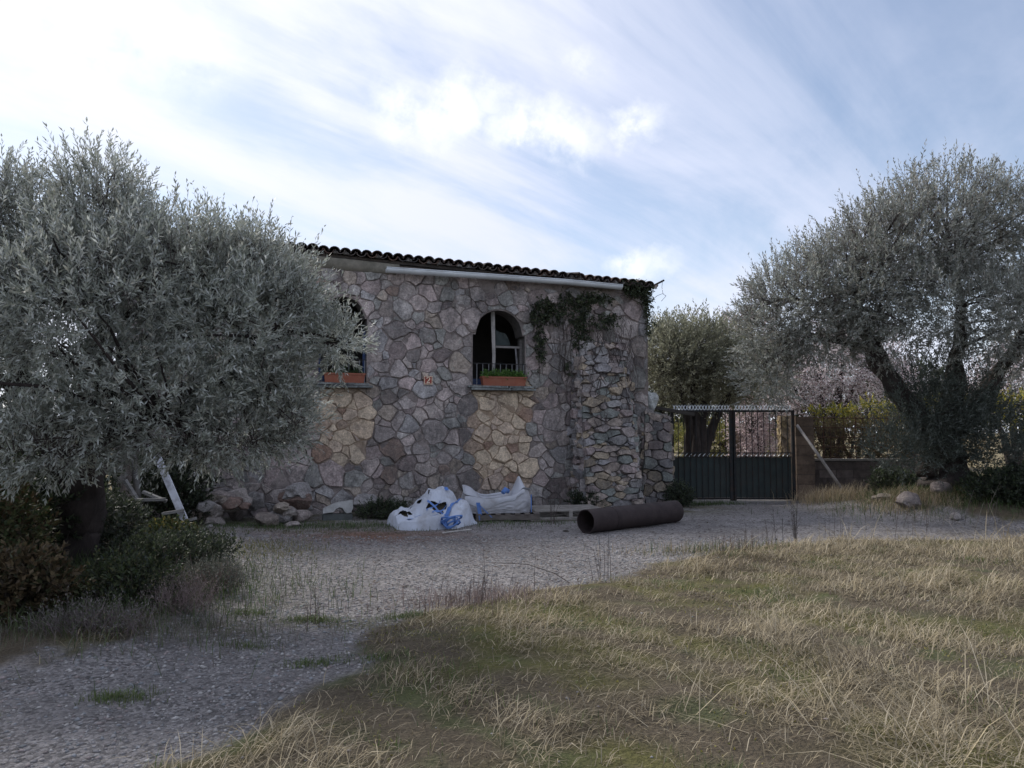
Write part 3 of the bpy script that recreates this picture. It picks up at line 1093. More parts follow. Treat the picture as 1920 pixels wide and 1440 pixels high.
def build_windows(root):
    rg = random.Random(9)
    for wi, w in enumerate(WINS):
        win = empty('window', (0, 0, 0), 0, root)
        a, b_, lo, hi = w
        # slate sill, in thin overlapping slabs
        s = a - .05
        e = b_ + (.18 if wi else .10)
        while s < e:
            L = rg.uniform(.28, .46)
            s2 = min(e, s + L)
            for lay in range(2):
                m = MB()
                j = [rg.uniform(-.02, .02) for _ in range(8)]
                z0 = lo - .115 + lay * .048
                y0 = -.17 - rg.uniform(0, .06)
                V = [(s + j[0] - lay * .06, y0, z0), (s2 + j[1] - lay * .06, y0 + j[2], z0 + j[3] * .3), (s2 + j[1] - lay * .06, .1, z0), (s + j[0] - lay * .06, .1, z0)]
                V += [(p[0], p[1], p[2] + .04) for p in V]
                m.add(V, ((3, 2, 1, 0), (4, 5, 6, 7), (0, 1, 5, 4), (1, 2, 6, 5), (2, 3, 7, 6), (3, 0, 4, 7)), tuple(np.array((.20, .22, .215)) * rg.uniform(.7, 1.15)))
                m.build('sill_slab', M_STONE, win)
            s = s2 + .004
        # blue painted frame remains
        m = MB(); m.box((b_ - .055, .16, lo + .002), (b_ - .004, .24, lo + (hi - lo) * .62), (.15, .14, .135)); m.build('frame_jamb', M_WOODG if wi else M_BLUE, win)
        m = MB(); m.box((a + .004, .16, lo + .003), (a + .05, .24, lo + (.22 if wi else .9))); m.build('frame_jamb', M_BLUE, win)
        m = MB(); m.box((a + .052, .17, lo + .004), (b_ - .058, .225, lo + .13)); m.build('frame_rail', M_BLUE, win)
        if wi == 1:
            c = a + (b_ - a) * .44
            m = MB(); m.tube([(c, .2, lo + .132), (c + .015, .2, lo + .6), (c - .012, .2, arch_h(w, c) + .01)], [.03, .036, .045], 5, (.42, .40, .38)); m.build('mullion', M_PAINTW, win)
            m = MB(); m.box((c + .03, .18, lo + .80), (b_ - .03, .22, lo + .845), (.20, .19, .18)); m.build('transom', M_PAINTW, win)
            m = MB(); m.tube([(b_ - .12, .2, lo + .14), (b_ - .11, .2, lo + .5), (b_ - .14, .2, lo + .8)], .02, 5, (.25, .25, .27)); m.build('glazing_bar', M_PAINTW, win)
            # torn cobwebby plastic in the upper light
            m = MB(); V = []; nn = 7
            for i in range(nn):
                for j in range(nn):
                    u, v = i / (nn - 1), j / (nn - 1)
                    x = c + .05 + u * (.34 - .10 * v); z = lo + .86 + v * .32 * (1 - .25 * u)
                    V.append((x, .21 + .03 * math.sin(u * 9 + v * 4), z))
            m.add(V, [(i * nn + j, (i + 1) * nn + j, (i + 1) * nn + j + 1, i * nn + j + 1) for i in range(nn - 1) for j in range(nn - 1)], (.05, .052, .055)); m.build('torn_sheet', M_SHEET, win, True)
        # iron railing in front of the opening
        rail = empty('railing', (0, 0, 0), 0, win)
        y = -.06
        zt = lo + .44
        m = MB(); m.box((a + .002, y - .008, zt - .012), (b_ - .002, y + .008, zt + .004)); m.build('rail', M_ZINC if 0 else M_IRON, rail)
        nb = 9
        for k in range(nb):
            x = a + (b_ - a) * (k + .6) / nb
            m = MB(); m.box((x - .006, y - .006, lo - .02), (x + .006, y + .006, zt - .013), (.2, .21, .22)); m.build('bar', M_PAINTW, rail)


build_windows(house)


def build_plate(root):
    s, h = on_wall(803, 713, .07)
    p = empty('number_plate', (s, -.07, h), 0, root)
    w = .088
    b = MB(); b.box((-w, -.004, -w), (w, .03, w)); b.build('plate', M_RED, p)
    # wavy cream border
    b = MB()
    for k in range(6):
        for (x, z) in ((-w + .017 + k * (2 * w - .034) / 5, w - .011), (-w + .017 + k * (2 * w - .034) / 5, -w + .011), (-w + .011, -w + .017 + k * (2 * w - .034) / 5), (w - .011, -w + .017 + k * (2 * w - .034) / 5)):
            b.box((x - .0095, -.0072, z - .0095), (x + .0095, -.0045, z + .0095))
    b.build('border', M_CREAM, p)
    # the figure 2 with a heavy foot
    path = [(-.030, .030), (-.028, .046), (-.012, .058), (.010, .057), (.027, .044), (.028, .024), (.016, .004), (-.006, -.020), (-.030, -.044)]
    wd = [.010, .009, .006, .006, .010, .012, .011, .007, .005]
    V, F = [], []
    for i, (x, z) in enumerate(path):
        t = Vector((path[min(i + 1, 8)][0] - path[max(i - 1, 0)][0], path[min(i + 1, 8)][1] - path[max(i - 1, 0)][1])).normalized()
        nx, nz = -t.y, t.x
        V += [(x + nx * wd[i], -.0085, z + nz * wd[i]), (x - nx * wd[i], -.0085, z - nz * wd[i])]
    F = [(2 * i, 2 * i + 1, 2 * i + 3, 2 * i + 2) for i in range(8)]
    b = MB(); b.add(V, F); b.box((-.034, -.0088, -.058), (.030, -.0048, -.042)); b.box((.022, -.0091, -.0575), (.032, -.0049, -.030)); b.build('digit', M_CREAM, p)


build_plate(house)


# ---------------------------------------------------------------- flower boxes on the sills
def flower_box(s0, s1, h, label, plant_n, seed):
    rg = random.Random(seed)
    o = empty('flower_box', house_world((s0 + s1) / 2, -.10, h), HA)
    tag(o, label, 'flower box', 'terracotta flower boxes on the window sills')
    L = (s1 - s0) / 2
    b = MB()
    H, W0, W1, t = .19, .075, .10, .012

    def ring(l, w, z): return [(-l, -w, z), (l, -w, z), (l, w, z), (-l, w, z)]
    V = ring(L * .93, W0, 0) + ring(L * .985, W1 * .96, H - .035) + ring(L + .004, W1 + .008, H - .033) + ring(L + .006, W1 + .01, H) + ring(L - t, W1 - t, H) + ring(L * .9, W0 - t, .05)
    F = [(3, 2, 1, 0)]
    for r in range(5):
        for k in range(4):
            k2 = (k + 1) % 4
            F.append((r * 4 + k, r * 4 + k2, r * 4 + 4 + k2, r * 4 + 4 + k))
    F.append((20, 21, 22, 23))
    b.add(V, F); b.build('trough', M_TERRA, o)
    b = MB(); b.box((-L * .95, -W1 * .82, H - .06), (L * .95, W1 * .82, H - .035), (.06, .045, .035)); b.build('potting_soil', M_BLOCK, o)
    return o, L, H


# ---------------------------------------------------------------- foliage
def norm(a): return a / np.maximum(np.linalg.norm(a, axis=-1, keepdims=True), 1e-9)


def leaf_quads(base, d, nrm, L, W, cols):
    """lance-shaped leaves: base point, direction, normal -> verts, faces, colours"""
    side = norm(np.cross(d, nrm)); up = norm(np.cross(side, d))
    L = L[:, None]; W = W[:, None]
    a = base; m = base + d * L * .45
    V = np.stack([a, m + side * W * .5 + up * W * .18, base + d * L - up * L * .05, m - side * W * .5 + up * W * .18], 1)
    n = len(base)
    F = np.arange(n * 4).reshape(n, 4)
    C = np.repeat(cols, 4, 0)
    return V.reshape(-1, 3), F, C


def shoots(org, d, length, nleaf, leaf_len, leaf_w, pal, rs, spread=0.85, droop=0.0):
    """leafy shoots: pairs of leaves along a stem"""
    n = len(org)
    t = (np.arange(nleaf) + .5) / nleaf
    T = np.tile(t, (n, 1)) + rs.uniform(-.04, .04, (n, nleaf))
    a = norm(np.cross(d, rs.normal(size=(n, 3)))); b = np.cross(d, a)
    ph = np.tile(np.arange(nleaf) * 2.4, (n, 1)) + rs.uniform(0, 6.3, (n, 1)) + rs.normal(0, .3, (n, nleaf))
    perp = a[:, None] * np.cos(ph)[..., None] + b[:, None] * np.sin(ph)[..., None]
    sp = spread * (1 - .55 * T) + rs.normal(0, .18, (n, nleaf))
    ld = d[:, None] * np.cos(sp)[..., None] + perp * np.sin(sp)[..., None]
    ld[..., 2] -= droop
    ld = norm(ld)
    base = org[:, None] + d[:, None] * (length[:, None] * T)[..., None]
    base[..., 2] -= (droop * .3 * length[:, None] * T ** 2)
    nr = norm(d[:, None] * .8 + rs.normal(0, .6, (n, nleaf, 3)))
    m = n * nleaf
    L = leaf_len * rs.uniform(.65, 1.2, m) * (1 - .3 * T.ravel() ** 3)
    W = leaf_w * rs.uniform(.75, 1.2, m)
    pi = rs.integers(0, len(pal), m)
    shade = np.repeat(rs.uniform(.8, 1.2, n), nleaf) * rs.uniform(.8, 1.2, m)
    C = np.asarray(pal)[pi] * shade[:, None]
    return leaf_quads(base.reshape(-1, 3), ld.reshape(-1, 3), nr.reshape(-1, 3), L, W, C)


def stems_mesh(org, d, length, w, c):
    """a thin three-sided stem per shoot"""
    n = len(org)
    a = norm(np.cross(d, np.array((.3, .5, .81)))); b = np.cross(d, a)
    V = []
    for k in range(3):
        th = 2.094 * k
        V.append(org + (a * math.cos(th) + b * math.sin(th)) * w)
    tip = org + d * length[:, None]
    V = np.stack(V + [tip], 1)
    i = np.arange(n)[:, None] * 4
    F = np.concatenate([i + np.array((0, 1, 3)), i + np.array((1, 2, 3)), i + np.array((2, 0, 3))], 0)
    return V.reshape(-1, 3), F, np.tile(np.asarray(c), (n * 4, 1))


def sample_crown(blobs, n, rs, shell=(0.45, 1.0), gap=0.0, gscale=2.2, seed=1.0):
    """points and outward directions spread through a union of ellipsoids"""
    P, D = [], []
    w = np.array([b[3] * b[4] * b[5] for b in blobs]) ** (2 / 3) * np.array([b[6] if len(b) > 6 else 1.0 for b in blobs])
    w = w / w.sum()
    for b, k in zip(blobs, rs.multinomial(n, w)):
        u = norm(rs.normal(size=(k, 3)))
        r = (rs.uniform(shell[0] ** 2.2, shell[1] ** 2.2, k)) ** (1 / 2.2)
        rad = np.array(b[3:6])
        lump = 1 + .16 * snoise(u[:, 0] * 2.5 + b[0], u[:, 1] * 2.5 + b[1], u[:, 2] * 2.5, seed)
        P.append(np.array(b[:3]) + u * rad * (r * lump)[:, None]); D.append(norm(u / rad))
    P = np.concatenate(P); D = np.concatenate(D)
    if gap > 0:
        keep = snoise(P[:, 0] * gscale, P[:, 1] * gscale, P[:, 2] * gscale, seed + 3) > -1 + gap
        P, D = P[keep], D[keep]
    return P, D


def bend(a, b, k, rg, amp):
    """a crooked path from a to b"""
    a, b = Vector(a), Vector(b)
    pts = []
    L = (b - a).length
    o1 = Vector((rg.uniform(-1, 1), rg.uniform(-1, 1), rg.uniform(-.3, 1))) * amp * L
    for i in range(k + 1):
        t = i / k
        p = a.lerp(b, t) + o1 * math.sin(math.pi * t)
        if 0 < i < k: p += Vector((rg.uniform(-1, 1), rg.uniform(-1, 1), rg.uniform(-1, 1))) * amp * .25 * L / k
        pts.append(p)
    return pts


def leafy_tree(name, label, cat, base, limbs, blobs, nshoot, nleaf, leaf, pal, barkc, seed, up=0.45, shoot_len=(.2, .45), top_len=1.6,
               shell=(.45, 1.0), gap=.25, twig_n=120, mat=None, group=None, spread=.85, droop=.0, stem_frac=.5, gscale=2.2):
    rs = np.random.default_rng(seed); rg = random.Random(seed)
    root = empty(name, base)
    tag(root, label, cat, group)
    B = Vector(base)
    rel = lambda p: Vector(p) - B
    tr = MB()
    tips = []
    for (pts, r0, r1) in limbs:
        pts = [rel(p) for p in pts]
        # resample with a little crookedness
        full = []
        for a, b in zip(pts[:-1], pts[1:]):
            seg = bend(a, b, 5, rg, .07)
            full += seg if not full else seg[1:]
        n = len(full)
        rad = [r0 + (r1 - r0) * (i / (n - 1)) ** .8 for i in range(n)]
        tr.tube(full, rad, 14, barkc, True, .42, rg.random() * 9)
        tips += full[n // 2:]
    tr.build('trunk', M_BARK, root, True)
    P, D = sample_crown(blobs, nshoot, rs, shell, gap, gscale, seed % 7 + .5)
    P = P - np.array(base)
    # secondary branches
    br = MB()
    idx = rs.choice(len(P), min(twig_n, len(P)), False)
    for i in idx:
        p = Vector(P[i])
        t = min(tips, key=lambda q: (q - p).length + rg.uniform(0, .6))
        pts = bend(t, p, 4, rg, .12)
        L = (p - t).length
        r = .010 + .012 * L
        br.tube(pts, [r * (1 - .8 * k / 4) for k in range(5)], 5, tuple(np.array(barkc) * rg.uniform(.8, 1.3)), False)
    if br.v: br.build('branches', M_BARK, root, True)
    n = len(P)
    zt = D[:, 2]
    upw = up * (0.35 + .65 * np.clip(zt + .25, 0, 1))
    d = norm(D * (1 - upw)[:, None] + np.array((0, 0, 1.0)) * upw[:, None] * 1.6 + rs.normal(0, .33, (n, 3)))
    ln = rs.uniform(*shoot_len, n) * (1 + (top_len - 1) * np.clip((zt - .35) * 1.6, 0, 1) * rs.uniform(0, 1, n) ** 2)
    V, F, C = shoots(P, d, ln, nleaf, leaf[0], leaf[1], pal, rs, spread, droop)
    me = np_mesh('crown', V, F, None, C)
    link('crown', me, mat or M_LEAF, root)
    k = int(n * stem_frac)
    if k:
        V, F, C = stems_mesh(P[:k] - d[:k] * .12, d[:k], ln[:k] * .95 + .12, .0035 if leaf[0] < .09 else .006, np.array(barkc) * 1.5)
        link('twigs', np_mesh('twigs', V, None, F, C), M_BARK, root)
    return root


OLIVE = [(.36, .385, .335), (.28, .305, .26), (.45, .475, .445), (.52, .545, .52), (.22, .24, .20), (.39, .41, .36), (.39, .39, .34)]
OLIVE_D = [(.29, .305, .27), (.24, .255, .215), (.36, .375, .35), (.43, .445, .42), (.17, .185, .155), (.31, .32, .28), (.35, .33, .29)]


def pxblobs(lst, Y0):
    out = []
    for (x, y, rx, ry, dy, rd, *den) in lst:
        p = at(x, y, Y0 + dy)
        k = (Y0 + dy) / FPX
        out.append((p.x, p.y, p.z, rx * k, rd, ry * k, den[0] if den else 1.0))
    return out


def left_olive():
    Y = 7.3
    bx, by = -4.55, 8.3
    base = (bx, by, gzs(bx, by) - .05)
    blobs = pxblobs([(190, 400, 85, 110, .2, .6), (200, 480, 120, 110, .1, .8), (30, 420, 80, 100, .2, .6), (40, 500, 120, 110, .1, .8), (330, 510, 140, 100, .0, .9), (440, 520, 95, 75, .2, .8), (500, 490, 55, 45, .2, .5), (555, 560, 45, 65, .1, .4), (430, 820, 110, 50, -.1, .6, 1.0), (545, 790, 45, 60, .0, .4, 1.0), (340, 825, 90, 45, -.2, .6, .7), (90, 830, 140, 60, -.6, .6, .7),
                     (200, 590, 240, 140, -.3, 1.1), (450, 630, 125, 130, -.1, .9), (525, 610, 55, 100, .1, .5), (622, 640, 44, 36, .2, .28, 2.2), (60, 690, 210, 130, -.6, 1.0, .6),
                     (310, 735, 200, 105, -.3, .9, .55), (465, 765, 100, 75, .0, .7, .6), (-120, 560, 160, 200, .0, 1.0), (180, 790, 160, 70, -.5, .7, .4), (520, 720, 62, 70, .0, .5)], Y)
    k = lambda x, y, dy=0: at(x, y, Y + dy)
    limbs = [([base, (bx - .16, by + .05, .55), (bx + .02, by, .95), k(150, 850, .9)], .25, .20),
             ([k(150, 850, .9), k(180, 700, .5), k(190, 520, .2), k(190, 380, .1)], .17, .02),
             ([k(150, 850, .9), k(240, 800, .6), k(370, 735, .2), k(440, 690, .0), k(520, 620, -.05)], .13, .035),
             ([k(120, 880, .9), k(60, 760, .5), k(30, 600, .3), k(40, 450, .2)], .14, .02),
             ([k(190, 620, .3), k(300, 560, .0), k(400, 520, .0)], .07, .02),
             ([k(60, 760, .4), k(-60, 680, .2), k(-140, 560, .0)], .08, .03),
             ([k(180, 760, .6), k(250, 800, -.2), k(330, 790, -.4)], .06, .02)]
    t = leafy_tree('olive_tree', 'big silvery olive tree leaning over the undergrowth, hiding one house end', 'tree', base, limbs, blobs, 11500, 15, (.070, .0150), OLIVE, (.055, .044, .042), 31,
                   up=.55, shoot_len=(.14, .32), top_len=1.9, gap=.62, twig_n=300, droop=.03, gscale=3.6)
    # a sawn-off limb stub with pale cut face
    B = Vector(base)
    b = MB(); p0 = k(150, 850, .85) - B; p1 = k(133, 800, .6) - B
    b.tube([p0, p0.lerp(p1, .6), p1], [.10, .085, .075], 10, (.13, .10, .08), True, .2); b.build('sawn_stub', M_BARK, t, True)
    d = (p1 - p0).normalized()
    b = MB(); b.tube([p1 + d * .001, p1 + d * .006], .066, 10, (.30, .22, .13)); b.build('cut_face', M_WOODG, t)


left_olive()


def right_olive():
    Y = 15.2
    bx, by = at(1765, 800, 15.6).x, 15.6
    base = (bx, by, gzs(bx, by) - .1)
    blobs = pxblobs([(1775, 420, 130, 110, 0, 1.3), (1690, 470, 130, 110, -.3, 1.3), (1600, 530, 130, 110, 0, 1.4), (1500, 580, 95, 105, 0, 1.2), (1440, 620, 62, 100, .1, .8),
                     (1900, 450, 110, 115, 0, 1.3), (2010, 520, 140, 150, 0, 1.4), (1720, 570, 190, 80, -.6, 1.2), (1860, 600, 150, 80, -.8, 1.1), (1560, 640, 80, 45, -.2, .7), (1440, 700, 55, 55, .2, .6),
                     (1660, 640, 60, 45, -.2, .6), (1950, 640, 90, 90, -.5, .9)], Y)
    k = lambda x, y, dy=0: at(x, y, Y + dy)
    limbs = [([base, (bx, by, .9), k(1752, 800, .3)], .48, .36),
             ([k(1745, 815, .3), k(1690, 740, .2), k(1642, 668, .1), k(1615, 600, .0), k(1600, 520, 0)], .27, .07),
             ([k(1765, 815, .3), k(1790, 720, .1), k(1800, 640, -.1), k(1790, 500, 0)], .24, .07),
             ([k(1775, 815, .3), k(1850, 740, .1), k(1905, 660, -.1), k(1940, 580, 0)], .25, .07),
             ([k(1642, 668, .1), k(1580, 640, 0), k(1510, 640, .1), k(1450, 670, .1)], .08, .02),
             ([k(1615, 600, .1), k(1540, 570, 0), k(1480, 560, .1)], .07, .02)]
    t = leafy_tree('olive_tree', 'large round-crowned olive tree on the grassy bank beside the mesh fence', 'tree', base, limbs, blobs, 9500, 14, (.095, .023), OLIVE_D, (.075, .062, .058), 52,
                   up=.5, shoot_len=(.20, .42), top_len=2.0, gap=.52, twig_n=230, gscale=2.1)
    # suckers round the trunk foot
    rs = np.random.default_rng(5)
    bl = pxblobs([(1735, 780, 70, 95, -.3, .7), (1800, 800, 90, 90, -.4, .8), (1705, 845, 80, 50, -.5, .6), (1880, 820, 100, 70, -.4, .9), (1790, 720, 60, 70, .1, .6)], Y)
    P, D = sample_crown(bl, 2300, rs, (.3, 1.0), .2, 2.0, 3)
    P = P - np.array(base)
    d = norm(D * .5 + np.array((0, 0, .6)) + rs.normal(0, .4, P.shape))
    V, F, C = shoots(P, d, rs.uniform(.2, .5, len(P)), 12, .09, .02, [(.085, .10, .085), (.11, .125, .105), (.06, .075, .06)], rs)
    link('suckers', np_mesh('suckers', V, F, None, C), M_LEAF, t)


right_olive()


def back_trees():
    # trees beyond the gate
    def simple(name, label, px, Y, topy, w_px, blobs, pal, nshoot, nleaf, leaf, seed, bark=(.06, .05, .047), fork=None, mat=None, gap=.3, group=None, cat='tree', up=.5, sl=(.25, .5), shell=(.4, 1.0)):
        b = at(px, 800, Y)
        base = (b.x, b.y, gzs(b.x, b.y) - .05)
        bl = pxblobs(blobs, Y)
        limbs = []
        for q in bl[:4]:
            c = Vector(q[:3])
            m = Vector(base).lerp(c, .5); m.x = base[0] + (c.x - base[0]) * .3
            limbs.append(([Vector(base) + Vector((random.uniform(-.08, .08), random.uniform(-.08, .08), 0)), m, c], .17 if fork is None else fork, .04))
        return leafy_tree(name, label, cat, base, limbs, bl, nshoot, nleaf, leaf, pal, bark, seed, up=up, shoot_len=sl, top_len=1.5, gap=gap, twig_n=90, mat=mat, group=group, shell=shell)
    simple('olive_tree', 'olive tree with dark forked trunk standing just behind the iron gate', 1305, 21.5, 600, 200,
           [(1270, 690, 75, 75, 0, 1.3), (1340, 690, 80, 75, .3, 1.3), (1300, 650, 80, 45, 0, 1.2), (1400, 700, 70, 60, .5, 1.2), (1245, 660, 45, 50, .6, 1.0)],
           [(.30, .30, .21), (.24, .245, .17), (.36, .36, .26), (.19, .19, .14)], 3000, 12, (.13, .034), 71, fork=.24, up=.6, sl=(.3, .6))
    BL = [(.76, .68, .69), (.82, .78, .78), (.62, .50, .52), (.26, .20, .18), (.72, .65, .66), (.84, .82, .82)]
    simple('almond_tree', 'blossoming pale pink almond tree seen under the big olive limb', 1560, 24.0, 640, 200,
           [(1540, 700, 95, 75, 0, 1.4), (1620, 690, 85, 75, .3, 1.4), (1490, 730, 55, 55, 0, 1.0), (1580, 640, 80, 35, 0, 1.2), (1660, 720, 60, 40, 0, 1.0)],
           BL, 3600, 8, (.062, .05), 72, bark=(.05, .04, .04), mat=M_PETAL, gap=.5, group=None, up=.35, shell=(.2, 1.0))
    simple('almond_tree', 'pinkish almond tree crowded between two olives above the gate', 1420, 26.0, 600, 150,
           [(1400, 640, 65, 50, 0, 1.3), (1445, 690, 60, 50, 0, 1.2), (1390, 690, 40, 50, 0, 1.0), (1430, 760, 60, 60, 0, 1.0)],
           [(.46, .37, .37), (.54, .44, .43), (.33, .26, .24), (.22, .19, .15)], 2200, 8, (.075, .06), 73, mat=M_PETAL, gap=.4, shell=(.2, 1.0))
    simple('almond_tree', 'blossoming almond tree in the gap past the big olive trunk', 1900, 24.0, 640, 150,
           [(1890, 710, 70, 60, 0, 1.4), (1960, 690, 90, 80, 0, 1.5), (1840, 740, 45, 35, 0, 1.0), (2040, 720, 80, 70, 0, 1.4)],
           BL, 2200, 8, (.07, .055), 74, mat=M_PETAL, gap=.4, shell=(.2, 1.0))
    # low yellow-flowering hedge over the far wall and dry hedge behind the mesh
    YH = [(.42, .36, .05), (.30, .30, .06), (.20, .22, .07), (.50, .42, .06), (.14, .16, .06)]
    simple('hedge', 'yellow flowering hedge showing above the rusty mesh fence', 1600, 20.2, 750, 150,
           [(1560, 782, 60, 14, 0, .4), (1630, 774, 60, 20, 0, .4), (1690, 776, 50, 24, 0, .4), (1760, 776, 60, 25, 0, .4), (1850, 770, 60, 30, 0, .5), (1920, 768, 60, 34, 0, .5)], YH, 1100, 9, (.07, .04), 75, fork=.03, mat=M_GREEN, cat='hedge', gap=.2, sl=(.1, .25))
    DH = [(.22, .16, .09), (.30, .22, .12), (.17, .14, .07), (.24, .21, .10), (.12, .10, .06)]
    simple('dry_hedge', 'dry brown hedge close behind the rusty mesh fence', 1580, 19.6, 780, 150,
           [(1540, 830, 45, 45, 0, .35), (1600, 830, 55, 45, 0, .35), (1660, 830, 50, 45, 0, .35), (1730, 835, 60, 45, 0, .35), (1800, 835, 60, 45, 0, .35)], DH, 1800, 10, (.07, .025), 76, fork=.02, mat=M_GREEN, cat='hedge', gap=.15, sl=(.1, .25))
    simple('shrub', 'sunlit yellow green shrub on the ground beyond the gate', 1420, 27, 800, 150,
           [(1340, 830, 40, 34, 0, .8), (1400, 835, 45, 30, .5, .8), (1290, 832, 30, 30, .5, .8)], [(.26, .26, .08), (.32, .28, .10), (.18, .2, .07)], 1000, 10, (.1, .04), 77, fork=.03, mat=M_GREEN, cat='shrub')
    simple('almond_tree', 'small pink blossoming almond seen through the gate bars', 1420, 25, 770, 60,
           [(1405, 800, 30, 45, 0, .8), (1425, 835, 25, 25, 0, .7), (1395, 850, 18, 18, 0, .6)], [(.70, .58, .60), (.76, .68, .69), (.55, .43, .45)], 900, 8, (.06, .05), 78, mat=M_PETAL, fork=.06)
    # dense far trees closing the view either side
    DK = [(.07, .085, .05), (.09, .10, .06), (.05, .06, .04)]
    for i, (px, Y, lab) in enumerate(((1240, 31, 'far olive tree filling the gap between house corner and gate'), (1700, 33, 'far dark tree rising behind the blossoming almonds'),
                                      (2080, 30, 'far dark tree beyond the bank, past the big round olive'), (1480, 36, 'far low tree behind the pinkish almond'))):
        simple('far_tree', lab, px, Y, 640, 150, [(px, 750, 110, 60, 0, 2), (px - 60, 780, 80, 50, 0, 2), (px + 70, 775, 90, 50, 0, 2), (px, 720, 60, 40, 0, 1.5)], DK, 1300, 10, (.22, .07), 80 + i, mat=M_GREEN, gap=.1)


back_trees()


# ---------------------------------------------------------------- bushes and undergrowth at the left
def bush(name, label, cx, cy, rx, ry, h, n, nleaf, leaf, pal, seed, up=.5, group=None, mat=None, cat='bush', stems=.6, sl=(.07, .18), stemc=(.10, .085, .07)):
    rs = np.random.default_rng(seed)
    z0 = gzs(cx, cy)
    root = empty(name, (cx, cy, z0))
    tag(root, label, cat, group)
    P, D = sample_crown([(0, 0, h * .38, rx, ry, h * .62)], n, rs, (.15, 1.0), .12, 3.0, seed % 5 + .3)
    ok = P[:, 2] > .02
    P, D = P[ok], D[ok]
    n = len(P)
    d = norm(D * (1 - up) + np.array((0, 0, 1.0)) * up + rs.normal(0, .4, (n, 3)))
    ln = rs.uniform(*sl, n)
    V, F, C = shoots(P, d, ln, nleaf, leaf[0], leaf[1], pal, rs, .95)
    link('foliage', np_mesh('foliage', V, F, None, C), mat or M_GREEN, root)
    k = max(1, int(n * stems))
    V, F, C = stems_mesh(P[:k] - d[:k] * .1, d[:k], ln[:k] + .1, .003, stemc)
    link('twigs', np_mesh('twigs', V, None, F, C), M_BARK, root)
    m = max(5, int(9 * rx))
    b = MB(); rg = random.Random(seed)
    for i in range(m):
        q = P[rs.integers(0, n)]
        b.tube(bend((rg.uniform(-.3, .3) * rx, rg.uniform(-.3, .3) * ry, -.03), tuple(q), 4, rg, .1), [.012, .010, .008, .006, .003], 5, stemc, False)
    b.build('stems', M_BARK, root, True)
    return root


DARKG = [(.045, .060, .035), (.06, .08, .045), (.035, .045, .03), (.075, .09, .05), (.05, .06, .05)]
MIDG = [(.06, .085, .035), (.048, .068, .03), (.085, .10, .042), (.105, .105, .05)]
GREYG = [(.12, .13, .11), (.09, .10, .085), (.16, .165, .14), (.07, .08, .065)]
BROWN = [(.085, .060, .032), (.105, .075, .042), (.065, .048, .03), (.06, .065, .032), (.13, .10, .055)]
bush('shrub', 'tall dense dark shrub behind the silvery olive trunk', -8.1, 12.0, 1.8, 1.2, 3.0, 2800, 11, (.085, .035), DARKG, 101)
bush('shrub', 'dark shrub between the olive trunk and the leaning white board', -6.75, 11.6, .75, .7, 1.7, 1700, 11, (.07, .03), DARKG, 102)
bush('bush', 'sprawling dark bush under the silvery olive crown', -5.0, 8.9, .75, .7, .62, 1600, 11, (.06, .02), DARKG + GREYG[:2], 103)
bush('bush', 'bushy green undergrowth wrapped round the silvery olive trunk', -5.4, 8.3, .9, .8, 1.10, 1700, 11, (.075, .028), DARKG + MIDG[:2], 104)
bush('bush', 'brown withered leafy bush at the edge of the dark undergrowth', -3.98, 6.35, .36, .34, .52, 480, 10, (.07, .030), BROWN, 105)
bush('bush', 'low green bush between the withered bush and the gravel', -3.4, 6.9, .42, .38, .36, 650, 11, (.05, .018), DARKG + MIDG, 106)
bush('bush', 'small leafy green bush by the scattered planks', -4.3, 9.7, .36, .3, .22, 380, 10, (.06, .03), MIDG + [(.2, .17, .05)], 107)
bush('bush', 'wiry grey bush trailing on to the gravel yard', -2.95, 7.6, .36, .36, .26, 420, 8, (.035, .010), GREYG, 108, stems=1.0, stemc=(.16, .12, .11))
bush('bush', 'tallish green bush with reddish dry leaves beside the olive trunk', -4.75, 7.1, .5, .45, .95, 800, 10, (.07, .028), MIDG + BROWN[:2], 109)
bush('bush', 'dark low bush behind the wiry grey bush', -3.75, 8.6, .7, .7, .30, 900, 11, (.05, .02), DARKG, 110)
bush('bush', 'pinkish grey dry twiggy bush where gravel meets undergrowth', -2.85, 6.75, .30, .26, .26, 300, 5, (.03, .006), [(.26, .21, .20), (.21, .17, .16), (.30, .25, .23)], 111, stems=1.0, stemc=(.26, .20, .19), mat=M_STRAW)
bush('bush', 'flat grey dry bush nearest the gravel edge under the olive', -3.2, 6.0, .5, .25, .18, 380, 6, (.035, .007), [(.20, .18, .17), (.16, .155, .145), (.12, .14, .08)], 112, stems=1.0, stemc=(.21, .17, .165), mat=M_STRAW)
bush('shrub', 'added dark shrub standing in for wall shadow beyond the rubble heap', -5.75, 13.15, .7, .35, 1.3, 900, 11, (.07, .03), DARKG, 119)  # added shrub, its dark leaves stand in for the shadow on the wall
# on the right-hand bank
bush('bush', 'dark bramble mound just behind the small pale rock', 9.0, 14.3, .7, .5, .55, 800, 10, (.06, .025), DARKG + MIDG[:1], 120)
bush('bush', 'spreading dark brambles at the bank end by the track', 10.6, 13.6, 1.0, .5, .6, 1000, 10, (.06, .025), DARKG, 121)
bush('bush', 'dark green brambles on the bank below the round olive', 9.9, 14.1, 1.1, .7, .75, 1500, 10, (.07, .03), DARKG, 113)
bush('bush', 'leafy green bush at the end of the grassy bank', 11.0, 14.9, .9, .8, 1.2, 1200, 10, (.07, .03), MIDG[:2] + DARKG, 114)
bush('bush', 'dark brambles under the fence wall beside the olive', 8.0, 16.3, .5, .4, .5, 500, 10, (.06, .025), DARKG + MIDG[:1], 115)
bush('bush', 'small dark weedy bush against the foot of the gate pier', 3.60, 16.75, .28, .2, .5, 420, 10, (.05, .022), DARKG, 116)
